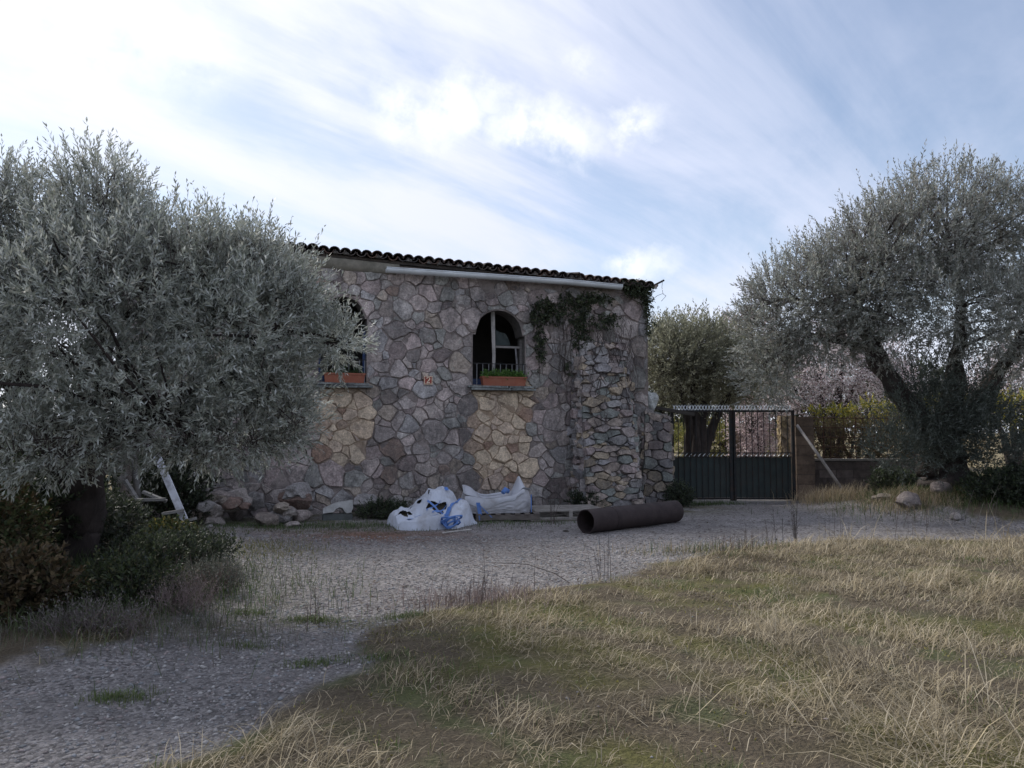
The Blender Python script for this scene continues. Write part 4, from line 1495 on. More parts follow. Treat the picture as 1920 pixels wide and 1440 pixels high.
bush('bush', 'dark green weeds at the wall foot behind the pallets', 1.50, 16.0, .34, .1, .36, 320, 10, (.05, .022), DARKG, 117)
bush('bush', 'low weeds between the rubble heap and the torn bag', -2.35, 14.4, .5, .3, .28, 600, 9, (.05, .018), MIDG[:2] + DARKG, 118)

# plants in the flower boxes
for (x0, x1, yb, lab, n, sd, pc) in ((607, 684, 709, 'terracotta flower box with few plants on the sill overhung by olive leaves', 50, 1, [(.06, .09, .04)]),
                                 (902, 985, 717, 'terracotta flower box full of green seedlings on the railed arched window', 260, 2, [(.10, .20, .045), (.14, .26, .06), (.07, .15, .035)])):
    s0, h = on_wall(x0, yb, .1); s1 = on_wall(x1, yb, .1)[0]
    hb = (SILL_L if sd == 1 else SILL_R) - .026
    o, L, H = flower_box(s0, s1, hb, lab, n, sd)
    rs = np.random.default_rng(sd)
    P = np.stack([rs.uniform(-L * .9, L * .9, n), rs.uniform(-.07, .07, n), np.full(n, H - .035)], 1)
    d = norm(rs.normal(0, .45, (n, 3)) + np.array((0, 0, 1.0)))
    V, F, C = shoots(P, d, rs.uniform(.06, .20, n), 7, .055, .028, pc, rs, 1.1)
    link('plants', np_mesh('plants', V, F, None, C), M_GREEN, o)


# ---------------------------------------------------------------- buttress, gate pier, other masonry
def rubble(name, label, cat, loc, rz, patches, sizes, asp, seed, limit, pal, core_c=(.10, .09, .085), proud=(.03, .09), gap=.010, dark=1.0, lid=None, nv=0):
    """patches: list of (P00, P10, P01, P11) facing outwards, in local coordinates"""
    root = empty(name, loc, rz)
    tag(root, label, cat)
    rg = random.Random(seed)
    core = MB(); items = []; fns = []
    for k, q in enumerate(patches):
        q = [Vector(p) for p in q]
        W = max((q[1] - q[0]).length, (q[3] - q[2]).length); H = ((q[2] + q[3]) / 2 - (q[0] + q[1]) / 2).length
        fns.append(patch(*q, W, H))
        core.add([q[0], q[1], q[3], q[2]], ((0, 1, 2, 3),), core_c)
        for poly, A in stone_cells(W, H, sizes, asp, gap, seed + k, 700):
            cn = corners(poly, lambda p: warp(p, .03, 4.5, k * 7.7), .02, .10)
            if len(cn) > 2: items.append((cn, A, k))
    core.build('core', M_MORTAR, root)

    def color_of(u, v, key, A):
        c = np.array(rg.choice(pal)) * rg.uniform(.7, 1.15) * dark
        return (*c, .85)
    lay_stones(items, lambda k: fns[k], root, color_of, rg, limit, proud=proud, nverts=nv, jit=.012, tilt=.25)
    return root


SPAL = [(.37, .32, .305), (.33, .30, .29), (.31, .30, .295), (.27, .29, .27), (.26, .25, .255), (.38, .32, .28), (.30, .245, .235), (.38, .315, .235)]
# buttress: wide foot standing 0.8 m out, dying into the wall high up
bs0 = on_wall(1098, 800)[0] - .26; bs1 = on_wall(1196, 800)[0] - .20
bo = .75
hb = 3.55
bl, br_ = (bs0 - .05, bs1 + .0)
P = [((bl, -bo, -.05), (br_ - .10, -bo, -.05), (bl + .12, -.05, hb), (br_ - .14, -.05, hb)),
     ((bl - .02, 0.0, -.05), (bl, -bo, -.05), (bl + .10, 0.0, hb), (bl + .12, -.05, hb)),
     ((br_ - .10, -bo, -.05), (br_ - .02, 0, -.05), (br_ - .14, -.05, hb), (br_ - .10, 0, hb))]
rubble('stone_buttress', 'rough stacked-stone buttress sloping up against the house front', 'buttress', HP, HA, P, (.21, .17, .125, .085, .055), 2.3, 61, 290, SPAL, proud=(.02, .21), core_c=(.085, .076, .072), gap=.004)

# rubble pier at the gate side
gp = at(1226, 800, 17.35)
P = []
w, d_, hh = .34, .38, 2.05
P += [((-w, -d_, -.05), (w, -d_, -.05), (-w * .85, -d_ * .9, hh), (w * .8, -d_ * .9, hh - .12)),
      ((w, -d_, -.05), (w, d_, -.05), (w * .8, -d_ * .9, hh - .12), (w * .8, d_ * .9, hh - .12)),
      ((-w, d_, -.05), (-w, -d_, -.05), (-w * .85, d_ * .9, hh), (-w * .85, -d_ * .9, hh)),
      ((-w * .85, -d_ * .9, hh), (w * .8, -d_ * .9, hh - .12), (-w * .85, d_ * .9, hh), (w * .8, d_ * .9, hh - .12))]
rubble('stone_pier', 'rubble stone gate pier squeezed between house corner and iron gate', 'pier', (gp.x, gp.y, 0), .05, P, (.19, .14, .10, .07), 1.6, 62, 120, [tuple(np.array(c) * .85) for c in SPAL], proud=(.03, .12), core_c=(.085, .076, .072), gap=.006)


# ---- loose rocks
def rock_mesh(seed, sx, sy, sz, c, rough=.4, sub=3):
    bm = bmesh.new()
    bmesh.ops.create_icosphere(bm, subdivisions=sub, radius=1)
    off = Vector((seed * 3.7, seed * 1.9, seed * .7))
    rg = random.Random(seed)
    planes = [(Vector((rg.gauss(0, 1), rg.gauss(0, 1), rg.gauss(0, 1))).normalized(), rg.uniform(.55, .85)) for _ in range(9)]
    for v in bm.verts:
        p = v.co.normalized()
        r = 1 + rough * mnoise.noise(p * 1.3 + off) + .16 * mnoise.noise(p * 3.5 + off) + .07 * mnoise.noise(p * 9 + off)
        q = p * r
        for nrm, dd in planes:
            e = q.dot(nrm) - dd
            if e > 0: q -= nrm * e * .9
        v.co = Vector((q.x * sx, q.y * sy, q.z * sz))
    me = bpy.data.meshes.new('rock'); bm.to_mesh(me); bm.free()
    set_col(me, [(*c, .6)] * len(me.vertices))
    return me


def rock(x, y, sx, sy, sz, c, seed, label, group=None, name='rock', z=None, rz=0.0, sub=3):
    me = rock_mesh(seed, sx, sy, sz, c, sub=sub)
    zmin = min(v.co.z for v in me.vertices)
    o = link(name, me, M_ROCK, None, (x, y, (gzs(x, y) if z is None else z) - zmin - (.03 if z is None else 0)), (0, 0, rz))
    tag(o, label, 'rock', group)
    return o


def rubble_heap():
    rg = random.Random(77)
    lab = 'rough fieldstone in the rubble heap along the house wall foot'
    grp = 'stones in the rubble heap by the wall'
    spots = []
    for i in range(46):
        px = rg.uniform(385, 700)
        s, _ = on_wall(px, 900)
        row = rg.random()
        out = .30 + row * 1.15 * (1 if px < 600 else .55)
        spots.append((px, s, out))
    placed = []
    for i, (px, s, out) in enumerate(sorted(spots, key=lambda t: t[2])):
        if abs(px - 627) < 52: continue
        r = rg.uniform(.12, .26) * (1.1 if out < .7 else .85)
        p = house_world(s, -out, 0)
        z = 0
        hits = [q for q in placed if (q[0] - p).length < (q[1] + r) * .72]
        if hits:
            if len(hits) > 1 and rg.random() < .5: continue
            z = max(q[2] for q in hits) * .62
            if z > .36: continue
        c = np.array(rg.choice([(.25, .215, .20), (.29, .25, .21), (.20, .17, .15), (.23, .22, .215), (.17, .12, .10), (.30, .27, .25)])) * rg.uniform(.75, 1.1)
        sz = r * rg.uniform(.55, .85)
        L = 'large' if r > .155 else 'small'
        tone = 'pale' if c[0] > .26 else ('dark' if c[0] < .17 else 'mid-toned')
        hue = 'brown' if c[0] / c[2] > 1.35 else ('tan' if c[0] / c[2] > 1.2 else 'grey')
        pos = 'lying on top of the rubble heap' if z > 0 else ('in the rubble heap touching the wall' if out < .62 else ('at the outer edge of the rubble heap' if out > .95 else 'low down in the rubble heap'))
        near = ' by the broken slab' if px > 575 else (' near the white board' if px < 450 else '')
        lab = '%s %s %s stone %s%s' % (L, tone, hue, pos, near)
        rock(p.x, p.y, r * rg.uniform(.95, 1.4), r, sz, tuple(c), 300 + i, lab, grp, z=gzs(p.x, p.y) - .03 + z, rz=rg.uniform(0, 3))
        placed.append((p, r, z + sz * 1.6))
    # named ones
    p = at(1690, 956, 14.9); rock(p.x, 14.6, .25, .2, .17, (.20, .17, .16), 401, 'rounded greyish pink boulder at the foot of the grassy bank')
    p = at(1757, 975, 14.2); rock(p.x, 13.6, .12, .10, .075, (.30, .27, .25), 402, 'small pale rock lying on the gravel by the bank boulder')
    p = at(1783, 930, 14.6); rock(p.x, 14.9, .24, .2, .14, (.17, .145, .14), 403, 'grey pink rock half buried up on the bank')
    p = at(1672, 925, 15.2); rock(p.x, 15.4, .26, .18, .09, (.20, .17, .14), 404, 'flat brown rock lying behind the pinkish boulder')
    p = at(1221, 740, 17.25); rock(p.x, 17.3, .17, .15, .25, (.42, .44, .43), 405, 'pale egg-shaped stone standing on the rubble gate pier', z=1.98, name='cap_stone')
    p = at(1061, 990, 12.6); rock(p.x, 12.6, .06, .05, .03, (.04, .035, .03), 406, 'small dark lump on the gravel beside the open pipe end')
    p = at(545, 985, 13.2); rock(p.x, 13.3, .17, .14, .07, (.33, .29, .27), 407, 'flat pale stone lying loose in front of the rubble heap')
    # broken concrete slab with a notch
    o = empty('broken_slab', house_world(on_wall(627, 940)[0], -.98, .12), HA + .05)
    tag(o, 'pale broken concrete slab with an arched notch, beside the rubble heap', 'slab')
    out = [(-.29, 0), (-.10, .02), (-.06, .075), (.0, .105), (.06, .09), (.10, .02), (.13, -.01), (.21, .0), (.25, .08), (.25, .24), (.10, .22), (-.05, .20), (-.17, .15), (-.28, .10)]
    n = len(out)
    b = MB(); b.add([(x, -.05, z) for x, z in out] + [(x, .07, z + .01) for x, z in out], [tuple(range(n)), tuple(range(2 * n - 1, n - 1, -1))] + [(k, n + k, n + (k + 1) % n, (k + 1) % n) for k in range(n)], (.36, .36, .35))
    b.build('slab', M_CONC, o, rot=(-.35, 0, 0))
    b = MB(); b.box((-.28, -.02, -.12), (.24, .16, -.005), (.10, .11, .11)); b.build('dark_foot', M_CONC, o)


rubble_heap()


# ---------------------------------------------------------------- bulk bags and pallets
def cloth(name, fn, nu, nv, mat, parent, colf, hole=None, closed_u=True):
    V = []; C = []
    for j in range(nv):
        for i in range(nu):
            u = i / (nu if closed_u else nu - 1); v = j / (nv - 1)
            p = fn(u, v); V.append(p); C.append(colf(u, v, p))
    F = []
    for j in range(nv - 1):
        for i in range(nu if closed_u else nu - 1):
            i2 = (i + 1) % nu
            if hole and hole((i + .5) / nu, (j + .5) / (nv - 1)): continue
            F.append((j * nu + i, j * nu + i2, (j + 1) * nu + i2, (j + 1) * nu + i))
    me = bpy.data.meshes.new(name); me.from_pydata(V, [], F)
    me.polygons.foreach_set('use_smooth', np.ones(len(F), bool)); me.update()
    set_col(me, C)
    return link(name, me, mat, parent)


def ribbon(name, pts, wdir, w, mat, parent):
    V = []
    for i, p in enumerate(pts):
        V += [p - wdir * w, p + wdir * w]
    F = [(2 * i, 2 * i + 1, 2 * i + 3, 2 * i + 2) for i in range(len(pts) - 1)]
    b = MB(); b.add(V, F); return b.build(name, mat, parent, True)


def torn_bag():
    c = at(806, 970, 13.45)
    z0 = gzs(c.x, 13.45)
    o = empty('bulk_bag', (c.x, 13.45, z0), .08)
    tag(o, 'torn white woven bulk bag slumped flat with ragged dark holes and blue straps', 'bulk bag', 'white bulk bags by the house wall')

    def fold(x, y, k=1.0):
        a = mnoise.noise(Vector((x * 2.1, y * 2.1, 3.3))) * .07
        r = abs(mnoise.noise(Vector((x * 3.4 + 1.2 * y, y * 2.2 - x * .8, 7.1))))
        r2 = abs(mnoise.noise(Vector((x * 7.5 - 2.1 * y, y * 4.5 + x * 2, 1.1))))
        r3 = abs(mnoise.noise(Vector((x * 15 + 3 * y, y * 9 - x * 4, 4.1))))
        return a * .8 - .15 * r * k - .055 * r2 * k - .018 * r3 * k + .045

    def hgt(x, y):
        # slumped: low round shoulder at the left rising to a ridge right of centre, steep at the right
        cx = .18
        wl, wr = .62, .42
        h = .62 * math.exp(-((abs(x - cx) / (wl if x < cx else wr)) ** 2.6 + (abs(y - .14) / .50) ** 2.8))
        h = max(h, .30 * math.exp(-((abs(x + .42) / .32) ** 3 + (abs(y + .05) / .45) ** 3)))
        h = max(h, .21 * math.exp(-((abs(x + .0) / .52) ** 3 + (abs(y + .52) / .17) ** 3)))
        h = max(h, .43 * math.exp(-((abs(x - .50) / .24) ** 4 + (abs(y + .05) / .42) ** 3)))
        return h

    def fn(u, v):
        a = 2 * math.pi * u
        r = (1 - v)
        e = 1 + .07 * math.sin(3 * a + 1) + .05 * math.sin(5 * a) + .02 * math.sin(11 * a)
        x = math.cos(a) * .76 * r * e; y = math.sin(a) * .66 * r * e
        h = hgt(x, y)
        z = h * .98 + fold(x, y) * min(1, h * 4) * min(1, r * 4 + .3)
        if v < .04: z = -.01
        k = max(0, .12 - z)
        return Vector((x + .03 * mnoise.noise(Vector((x * 5, y * 5, 2))), y + .03 * mnoise.noise(Vector((x * 5, y * 5, 9))), max(-.01, z)))

    def cf(u, v, p):
        d = .5 + .5 * mnoise.noise(p * 3 + Vector((4, 1, 2)))
        base = np.array((.50, .54, .62)) * (.72 + .38 * d)
        return tuple(base)

    def hole(u, v):
        p = fn(u, v)
        n = mnoise.noise(p * 12) * .35
        for (hx, hy, rx, ry, ph, m) in ((.13, -.27, .19, .10, .5, 1.5), (-.43, -.33, .15, .08, 1.2, 2), (-.36, -.10, .09, .05, 0, 1.5), (-.18, -.12, .06, .02, .3, 1), (-.02, .02, .02, .06, .3, 1)):
            dx, dy = (p.x - hx) / rx, (p.y - hy) / ry
            if math.hypot(dx, dy) < .55 + .40 * abs(math.sin(m * math.atan2(dy, dx) + ph)) + n * .35: return True
        return False
    cloth('bag_skin', fn, 240, 96, M_BAG, o, cf, hole)

    def fn2(u, v):
        p = fn(u, v); return Vector((p.x * .93, p.y * .9, max(-.012, p.z * .80 - .02)))
    cloth('dark_filler', fn2, 40, 16, M_BLOCK, o, lambda u, v, p: (.075, .065, .045))  # added inner surface, coloured dark for the shade inside the torn holes

    def surf(x, y):
        h = hgt(x, y); r = math.hypot(x / .76, y / .66)
        return Vector((x, y, h * .98 + fold(x, y) * min(1, h * 4) * min(1, r * 4 + .3) + .012))
    X = Vector((1, 0, 0)); Yv = Vector((0, 1, 0))
    ribbon('strap', [surf(.17 + .01 * k, .38 - .035 * k) for k in range(12)], X, .045, M_STRAP, o)
    ribbon('strap', [surf(.28 + .028 * k, -.38 + .045 * k) for k in range(11)], Vector((.8, -.6, 0)), .04, M_STRAP, o)
    ribbon('strap', [surf(-.36 + .05 * k, -.44 + .012 * math.sin(k)) for k in range(14)], Yv, .03, M_STRAP, o)
    # loops hanging in the hole
    for (a, b, s) in (((-.04, -.20), (.32, -.36), .05), ((-.05, -.30), (.18, -.18), .07), ((.05, -.36), (.30, -.25), .03)):
        pts = [surf(a[0] + (b[0] - a[0]) * t / 8, a[1] + (b[1] - a[1]) * t / 8) + Vector((0, 0, .02 - s * math.sin(math.pi * t / 8))) for t in range(9)]
        ribbon('strap_loop', pts, Vector((.2, .75, .6)), .024, M_STRAP, o)
    # knotted bundle of blue strap at the front corner
    b = MB(); rg = random.Random(5)
    for k in range(5):
        a = rg.uniform(0, 6.28)
        c0 = Vector((.36, -.62, .09))
        pts = [c0 + Vector((math.cos(a + t * .55) * (.05 + .025 * k + .05 * rg.random()), math.sin(a + t * .55) * .09, math.sin(t * .6 + k) * .07 - .01 + .02 * k)) for t in range(11)]
        b.tube(pts, [.012 + .010 * rg.random() for _ in pts], 5)
    b.build('strap_bundle', M_STRAP, o, True)


torn_bag()


def pallet(name, x, y, rz, L, W, c, label, cat='pallet', tops=7, H=.14, z=None):
    o = empty(name, (x, y, gzs(x, y) if z is None else z), rz)
    tag(o, label, cat, 'wooden pallets by the wall')
    rg = random.Random(int(x * 100) + 3)
    cj = lambda: tuple(np.array(c) * rg.uniform(.7, 1.2))
    for k in range(3):
        yy = -W / 2 + .04 + (W - .08) * k / 2
        b = MB(); b.box((-L / 2, yy - .035, .022), (L / 2, yy + .035, H - .024), cj()); b.build('stringer', M_WOODG, o)
    for k in range(tops):
        xx = -L / 2 + .05 + (L - .1) * k / (tops - 1)
        b = MB(); b.box((xx - .048, -W / 2 - rg.uniform(0, .02), H - .023), (xx + .048, W / 2 + rg.uniform(0, .02), H + rg.uniform(-.003, .003)), cj()); b.build('deck_board', M_WOODG, o)
    for k in range(3):
        xx = -L / 2 + .05 + (L - .1) * k / 2
        b = MB(); b.box((xx - .048, -W / 2, -.005), (xx + .048, W / 2, .02), cj()); b.build('base_board', M_WOODG, o)
    return o


p1 = at(945, 970, 14.25)
pallet('pallet', p1.x + .02, 14.45, HA * .35, 1.15, 1.0, (.16, .14, .125), 'wooden pallet underneath the upright white bulk bag')
p2 = at(1056, 950, 15.2)
o = pallet('pallet', p2.x, 15.0, HA * .6 + R(90), 1.05, 1.35, (.30, .28, .255), 'empty grey weathered pallet lying between bulk bag and buttress', tops=7, H=.15)
# a second, lower pallet and loose boards under the empty one
for k, (px, py, L, rz) in enumerate(((1075, 962, 1.2, .06), (1040, 964, .9, .14))):
    q = at(px, py, 14.2)
    b = MB(); b.box((-L / 2, -.05, 0), (L / 2, .05, .025), (.15, .135, .12))
    oo = b.build('plank', M_WOODG, None, loc=(q.x, 14.15 - .12 * k, gzs(q.x, 14.15) + .002), rot=(0, 0, rz))
    tag(oo, ('long' if k == 0 else 'short') + ' grey plank lying flat in front of the empty pallet', 'plank')


def standing_bag():
    c = at(930, 960, 14.42)
    z0 = gzs(c.x, 14.42) + .143
    o = empty('bulk_bag', (c.x, 14.42, z0), HA * .4)
    tag(o, 'half-full white bulk bag with peaked corner standing on a pallet', 'bulk bag', 'white bulk bags by the house wall')
    lx, ly = .60, .44

    def outline(u):
        a = 2 * math.pi * u
        cx, sy = math.cos(a), math.sin(a)
        n = 4.5
        r = (abs(cx) ** n + abs(sy) ** n) ** (-1 / n)
        return cx * r, sy * r

    def rim(x, y):
        # x,y in -1..1 : high peak at the right, lump at the left back, sagging between
        h = .27 + .02 * math.sin(x * 5)
        h += .46 * math.exp(-((abs(x - .72) / .20) ** 1.5 + ((y + .1) / .8) ** 2))
        h += .20 * math.exp(-(((x + .85) / .30) ** 2 + ((y - .4) / .8) ** 2))
        h += .10 * math.exp(-(((x - 1) / .25) ** 2 + ((y + .9) / .6) ** 2))
        return h

    def fn(u, v):
        x, y = outline(u)
        if v < .5:
            t = v / .5
            bul = 1 + .07 * math.sin(math.pi * t) - .04 * t
            h = rim(x, y)
            w = .014 * mnoise.noise(Vector((x * 2, y * 2, t * 3 + 2))) * (t > .05)
            fold = .03 * abs(mnoise.noise(Vector((x * 4, y * 4, t * 5)))) - .03 * abs(mnoise.noise(Vector((x * 8, y * 8, t * 9))))
            return Vector((x * lx * bul + w, y * ly * bul + fold, t * h))
        t = (v - .5) / .5
        s = 1 - t
        if t < .18:
            # folded collar hanging slightly outside
            k = t / .18
            h = rim(x, y)
            return Vector((x * lx * (1.0 + .03 * math.sin(k * 3.14)), y * ly * (1.0 + .05 * math.sin(k * 3.14)), h + .02 * math.sin(k * 3.14)))
        k = (t - .18) / .82
        xs, ys = x * (1 - k), y * (1 - k)
        h = rim(xs * .9 + x * .1, ys * .9 + y * .1) * (1 - .2 * k) - .05 * math.sin(k * 1.57) + .045 * (1 - abs(mnoise.noise(Vector((xs * 2.5, ys * 2, 5)))) * 2) * k - .02
        return Vector((xs * lx, ys * ly, max(.1, h)))
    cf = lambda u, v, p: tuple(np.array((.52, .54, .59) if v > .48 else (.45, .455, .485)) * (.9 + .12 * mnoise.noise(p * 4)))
    cloth('bag_skin', fn, 120, 56, M_BAG, o, cf)
    # front flap folded over the rim
    def flap(u, v):
        x = -1 + 1.78 * u
        p = rim(x, -1)
        drop = (.10 + .05 * math.sin(u * 7) + .05 * math.sin(3.14 * u) - .05 * (u > .85)) * v
        return Vector((x * lx * 1.0, -ly * (1.045 + .03 * math.sin(v * 2.5)), p + .015 - drop))
    cloth('folded_flap', flap, 40, 10, M_BAG, o, lambda u, v, p: tuple(np.array((.54, .56, .61)) * (.92 + .1 * mnoise.noise(p * 5))), None, False)
    X = Vector((1, 0, 0))
    # straps at corners and the side
    ribbon('strap', [Vector((-lx * .62 + .008 * k, -ly * 1.06 - .012, .20 - .045 * k)) for k in range(8)], X, .035, M_STRAP, o)
    ribbon('strap', [Vector((-lx * .62 + .05 * k, -ly * 1.07 - .014, .18 - .05 * k)) for k in range(6)], X, .012, M_STRAP, o)
    ribbon('strap', [Vector((lx * .985, -ly * .99 - .02, .33 - .045 * k)) for k in range(8)], Vector((.7, .7, 0)), .016, M_STRAP, o)
    b = MB(); b.tube([Vector((.16 * lx, -.55 * ly, .35)), Vector((.25 * lx, -.45 * ly, .40)), Vector((.36 * lx, -.4 * ly, .37))], [.04, .055, .04], 7); b.build('strap_bundle', M_STRAP, o, True)


standing_bag()


# ---------------------------------------------------------------- rusty pipe
def pipe():
    a = at(1098, 979, 12.35); b_ = at(1268, 962, 13.75)
    r = .19
    p0 = Vector((a.x, 12.35, gzs(a.x, 12.35) + r + .0)); p1 = Vector((b_.x, 13.85, gzs(b_.x, 13.85) + r))
    d = p1 - p0; L = d.length
    o = empty('steel_pipe', (p0.x, p0.y, p0.z - r), 0)
    tag(o, 'thick dark rusty steel pipe lying on the gravel, one end open', 'pipe')
    n = 36
    t = d.normalized(); s = t.cross(Vector((0, 0, 1))).normalized(); u = s.cross(t)
    V, F = [], []
    rings = [(0, r), (.25 * L, r), (.25 * L + .001, r + .004), (.25 * L + .02, r + .004), (.25 * L + .021, r), (L, r), (L, r - .012), (0, r - .012)]
    for (x, rr) in rings:
        for k in range(n):
            th = 2 * math.pi * k / n
            dx = 0
            if x == 0: dx = .02 * mnoise.noise(Vector((math.cos(th) * 2, math.sin(th) * 2, 3)))
            V.append(Vector((0, 0, r)) + t * (x + dx) + s * (math.cos(th) * rr) + u * (math.sin(th) * rr))
    m = len(rings)
    for i in range(m):
        j = (i + 1) % m
        for k in range(n): F.append((i * n + k, i * n + (k + 1) % n, j * n + (k + 1) % n, j * n + k))
    b = MB(); b.add(V, F); b.build('pipe_wall', M_RUST, o)
    # plates closing the far end and a wad of rust inside the near one
    b = MB(); b.add([Vector((0, 0, r)) + t * (L * .5) + s * (math.cos(2 * math.pi * k / n) * (r - .013)) + u * (math.sin(2 * math.pi * k / n) * (r - .013)) for k in range(n)], [tuple(range(n))]); b.build('inner_plug', M_RUST, o)


pipe()


# ---------------------------------------------------------------- gate, beam, piers, fence
def gate():
    Yg = 17.75
    xl = at(1258, 850, Yg).x; xr = at(1490, 850, Yg).x
    zt = at(1370, 769, Yg).z
    o = empty('iron_gate', (xl, Yg, 0), 0)
    tag(o, 'dark iron double gate with vertical bars and sheeted lower half', 'gate')
    W = xr - xl
    zl = at(1370, 853, Yg).z
    for leaf in range(2):
        lf = empty('gate_leaf', (leaf * W / 2, 0, 0), 0, o)
        w = W / 2
        for (x, ww) in ((.03, .035), (w - .03, .032 if leaf else .045)):
            b = MB(); b.box((x - ww, -.03, .04), (x + ww, .03, zt)); b.build('stile', M_IRON, lf)
        for (z, t) in ((zt - .022, .022), (zl + .045, .012), (zl - .045, .012), (.09, .02)):
            b = MB(); b.box((.066, -.02, z - t), (w - .076, .02, z + t)); b.build('rail', M_IRON, lf)
        nb = 9
        for k in range(nb):
            x = .03 + (w - .06) * (k + 1) / (nb + 1)
            b = MB(); b.tube([(x, -.034, .095), (x, -.034, zt - .05)], .010, 6); b.build('bar', M_IRON, lf)
        b = MB(); b.box((.066, .022, .112), (w - .076, .026, zl - .06)); b.build('sheet', M_SHEET, lf)
        # crossed spikes along the top and small rods between the middle rails
        for k in range(18):
            x = .05 + (w - .1) * (k + .5) / 18
            for sg in (-1, 1):
                b = MB(); b.tube([(x - .028 * sg, sg * .006, zt + .001), (x + .012 * sg, sg * .006, zt + .075), (x + .03 * sg, sg * .006, zt + .125)], [.010, .012, .002], 4); b.build('spike', M_PAINTW if 0 else M_ZINC, lf)
        for k in range(12):
            x = .09 + (w - .18) * (k + .5) / 12
            b = MB(); b.tube([(x - .03, 0, zl - .032), (x, 0, zl + .004), (x + .03, 0, zl + .032)], .009, 4); b.build('scroll', M_ZINC, lf)
    b = MB(); b.box((xl + .5, Yg - .12, 0), (xr - .25, Yg + .12, .045), (.28, .265, .25))
    t = b.build('gate_threshold', M_CONC); t.location.z = gzs((xl + xr) / 2, Yg) - .012
    tag(t, 'pale concrete threshold strip under the iron gate', 'threshold')
    # slanting beam between house corner and gate post
    a = at(1228, 764, 17.45); c = at(1300, 777, 17.62)
    b = MB(); d = (c - a); dn = d.normalized(); up = Vector((0, 0, 1)); sd = dn.cross(up).normalized()
    V = []
    for p in (a, c):
        for (i, j) in ((-.07, -.04), (.07, -.04), (.07, .035), (-.07, .035)):
            V.append(p - a + sd * i + up * j)
    b.add(V, ((0, 1, 2, 3), (7, 6, 5, 4), (0, 4, 5, 1), (1, 5, 6, 2), (2, 6, 7, 3), (3, 7, 4, 0)), (.06, .055, .05))
    oo = b.build('timber_beam', M_WOODG, None, loc=a); tag(oo, 'dark timber beam sloping from the rubble pier to the gate post', 'beam')
    # block pier on the other side
    x0, x1 = xr + .06, at(1521, 850, 18.0).x
    zt2 = at(1505, 781, 18.0).z
    o2 = empty('block_pier', ((x0 + x1) / 2, 18.0, 0), 0)
    tag(o2, 'brownish block gate pier between iron gate and mesh fence', 'pier')
    rg = random.Random(8)
    w = (x1 - x0) / 2
    nz = 9
    for k in range(nz):
        z0 = -.03 + (zt2 + .03) * k / nz; z1 = -.03 + (zt2 + .03) * (k + 1) / nz - .012
        j = rg.uniform(-.008, .008)
        b = MB(); b.box((-w + j, -.2 + j, z0), (w + j, .2 + j, z1), tuple(np.array((.17, .125, .095)) * rg.uniform(.7, 1.2))); b.build('block', M_BLOCK, o2)
    b = MB(); b.box((-w + .015, -.185, -.03), (w - .015, .185, zt2 - .02), (.10, .085, .075)); b.build('core', M_MORTAR, o2)
    return xr, x1


gx1, px1 = gate()


def fence():
    Y0 = 18.2
    x0 = px1 + .02
    x1 = at(1790, 850, Y0).x
    zl = at(1580, 860, Y0).z; zt = at(1580, 783, Y0).z
    # low wall
    o = empty('low_wall', (x0, Y0, 0), 0)
    tag(o, 'low dark block wall carrying the rusty mesh fence', 'wall')
    rg = random.Random(3)
    nrow = 5
    b = MB(); b.box((.01, -.085, -.03), (x1 - x0 - .01, .085, zl - .05), (.08, .07, .068)); b.build('core', M_MORTAR, o)
    for r in range(nrow):
        z0 = -.03 + (zl - .03) * r / nrow; z1 = -.03 + (zl - .03) * (r + 1) / nrow - .012
        x = -.2 * (r % 2)
        while x < x1 - x0:
            xa, xb = max(0, x), min(x1 - x0, x + .4 - .012)
            if xb - xa > .05:
                j = rg.uniform(-.006, .006)
                b = MB(); b.box((xa, -.1 + j, z0), (xb, .1, z1), tuple(np.array((.12, .098, .09)) * rg.uniform(.7, 1.25))); b.build('block', M_BLOCK, o)
            x += .4
    b = MB(); b.box((-.01, -.13, zl - .045), (x1 - x0, .13, zl), (.22, .20, .18)); b.build('coping', M_CONC, o)
    # mesh
    f = empty('mesh_fence', (x0, Y0, zl), 0)
    tag(f, 'rusty reinforcing-mesh fence panel standing on the low wall', 'fence')
    H = zt - zl; W = x1 - x0
    for k in range(5):
        z = .03 + (H - .04) * k / 4
        b = MB(); b.tube([(0, 0, z + .01), (W * .5, -.005, z + .012 * math.sin(k)), (W, 0, z)], .011 if k else .008, 6); b.build('horizontal_bar', M_RUSTBAR, f)
    n = int(W / .155)
    for k in range(n + 1):
        x = .06 + (W - .1) * k / n + rg.uniform(-.02, .02)
        b = MB(); b.tube([(x, .012, .0), (x + rg.uniform(-.03, .03), .016, H * .5), (x + rg.uniform(-.05, .05), .012, H + rg.uniform(-.01, .04))], .013 if k % 5 == 2 else .007, 5); b.build('vertical_bar', M_RUSTBAR, f)
    # pole leaning from the pier
    a = at(1494, 797, 17.72); c = at(1588, 921, 16.9)
    c.z = gzs(c.x, 16.9) + .02
    d = (a - c)
    b = MB(); b.tube([(0, 0, 0), d * .5 + Vector((0, 0, .01)), d], .033, 10, (.34, .31, .29)); oo = b.build('pole', M_PAINTW, None, True, loc=c)
    tag(oo, 'pale pole leaning against the block gate pier', 'pole')


fence()
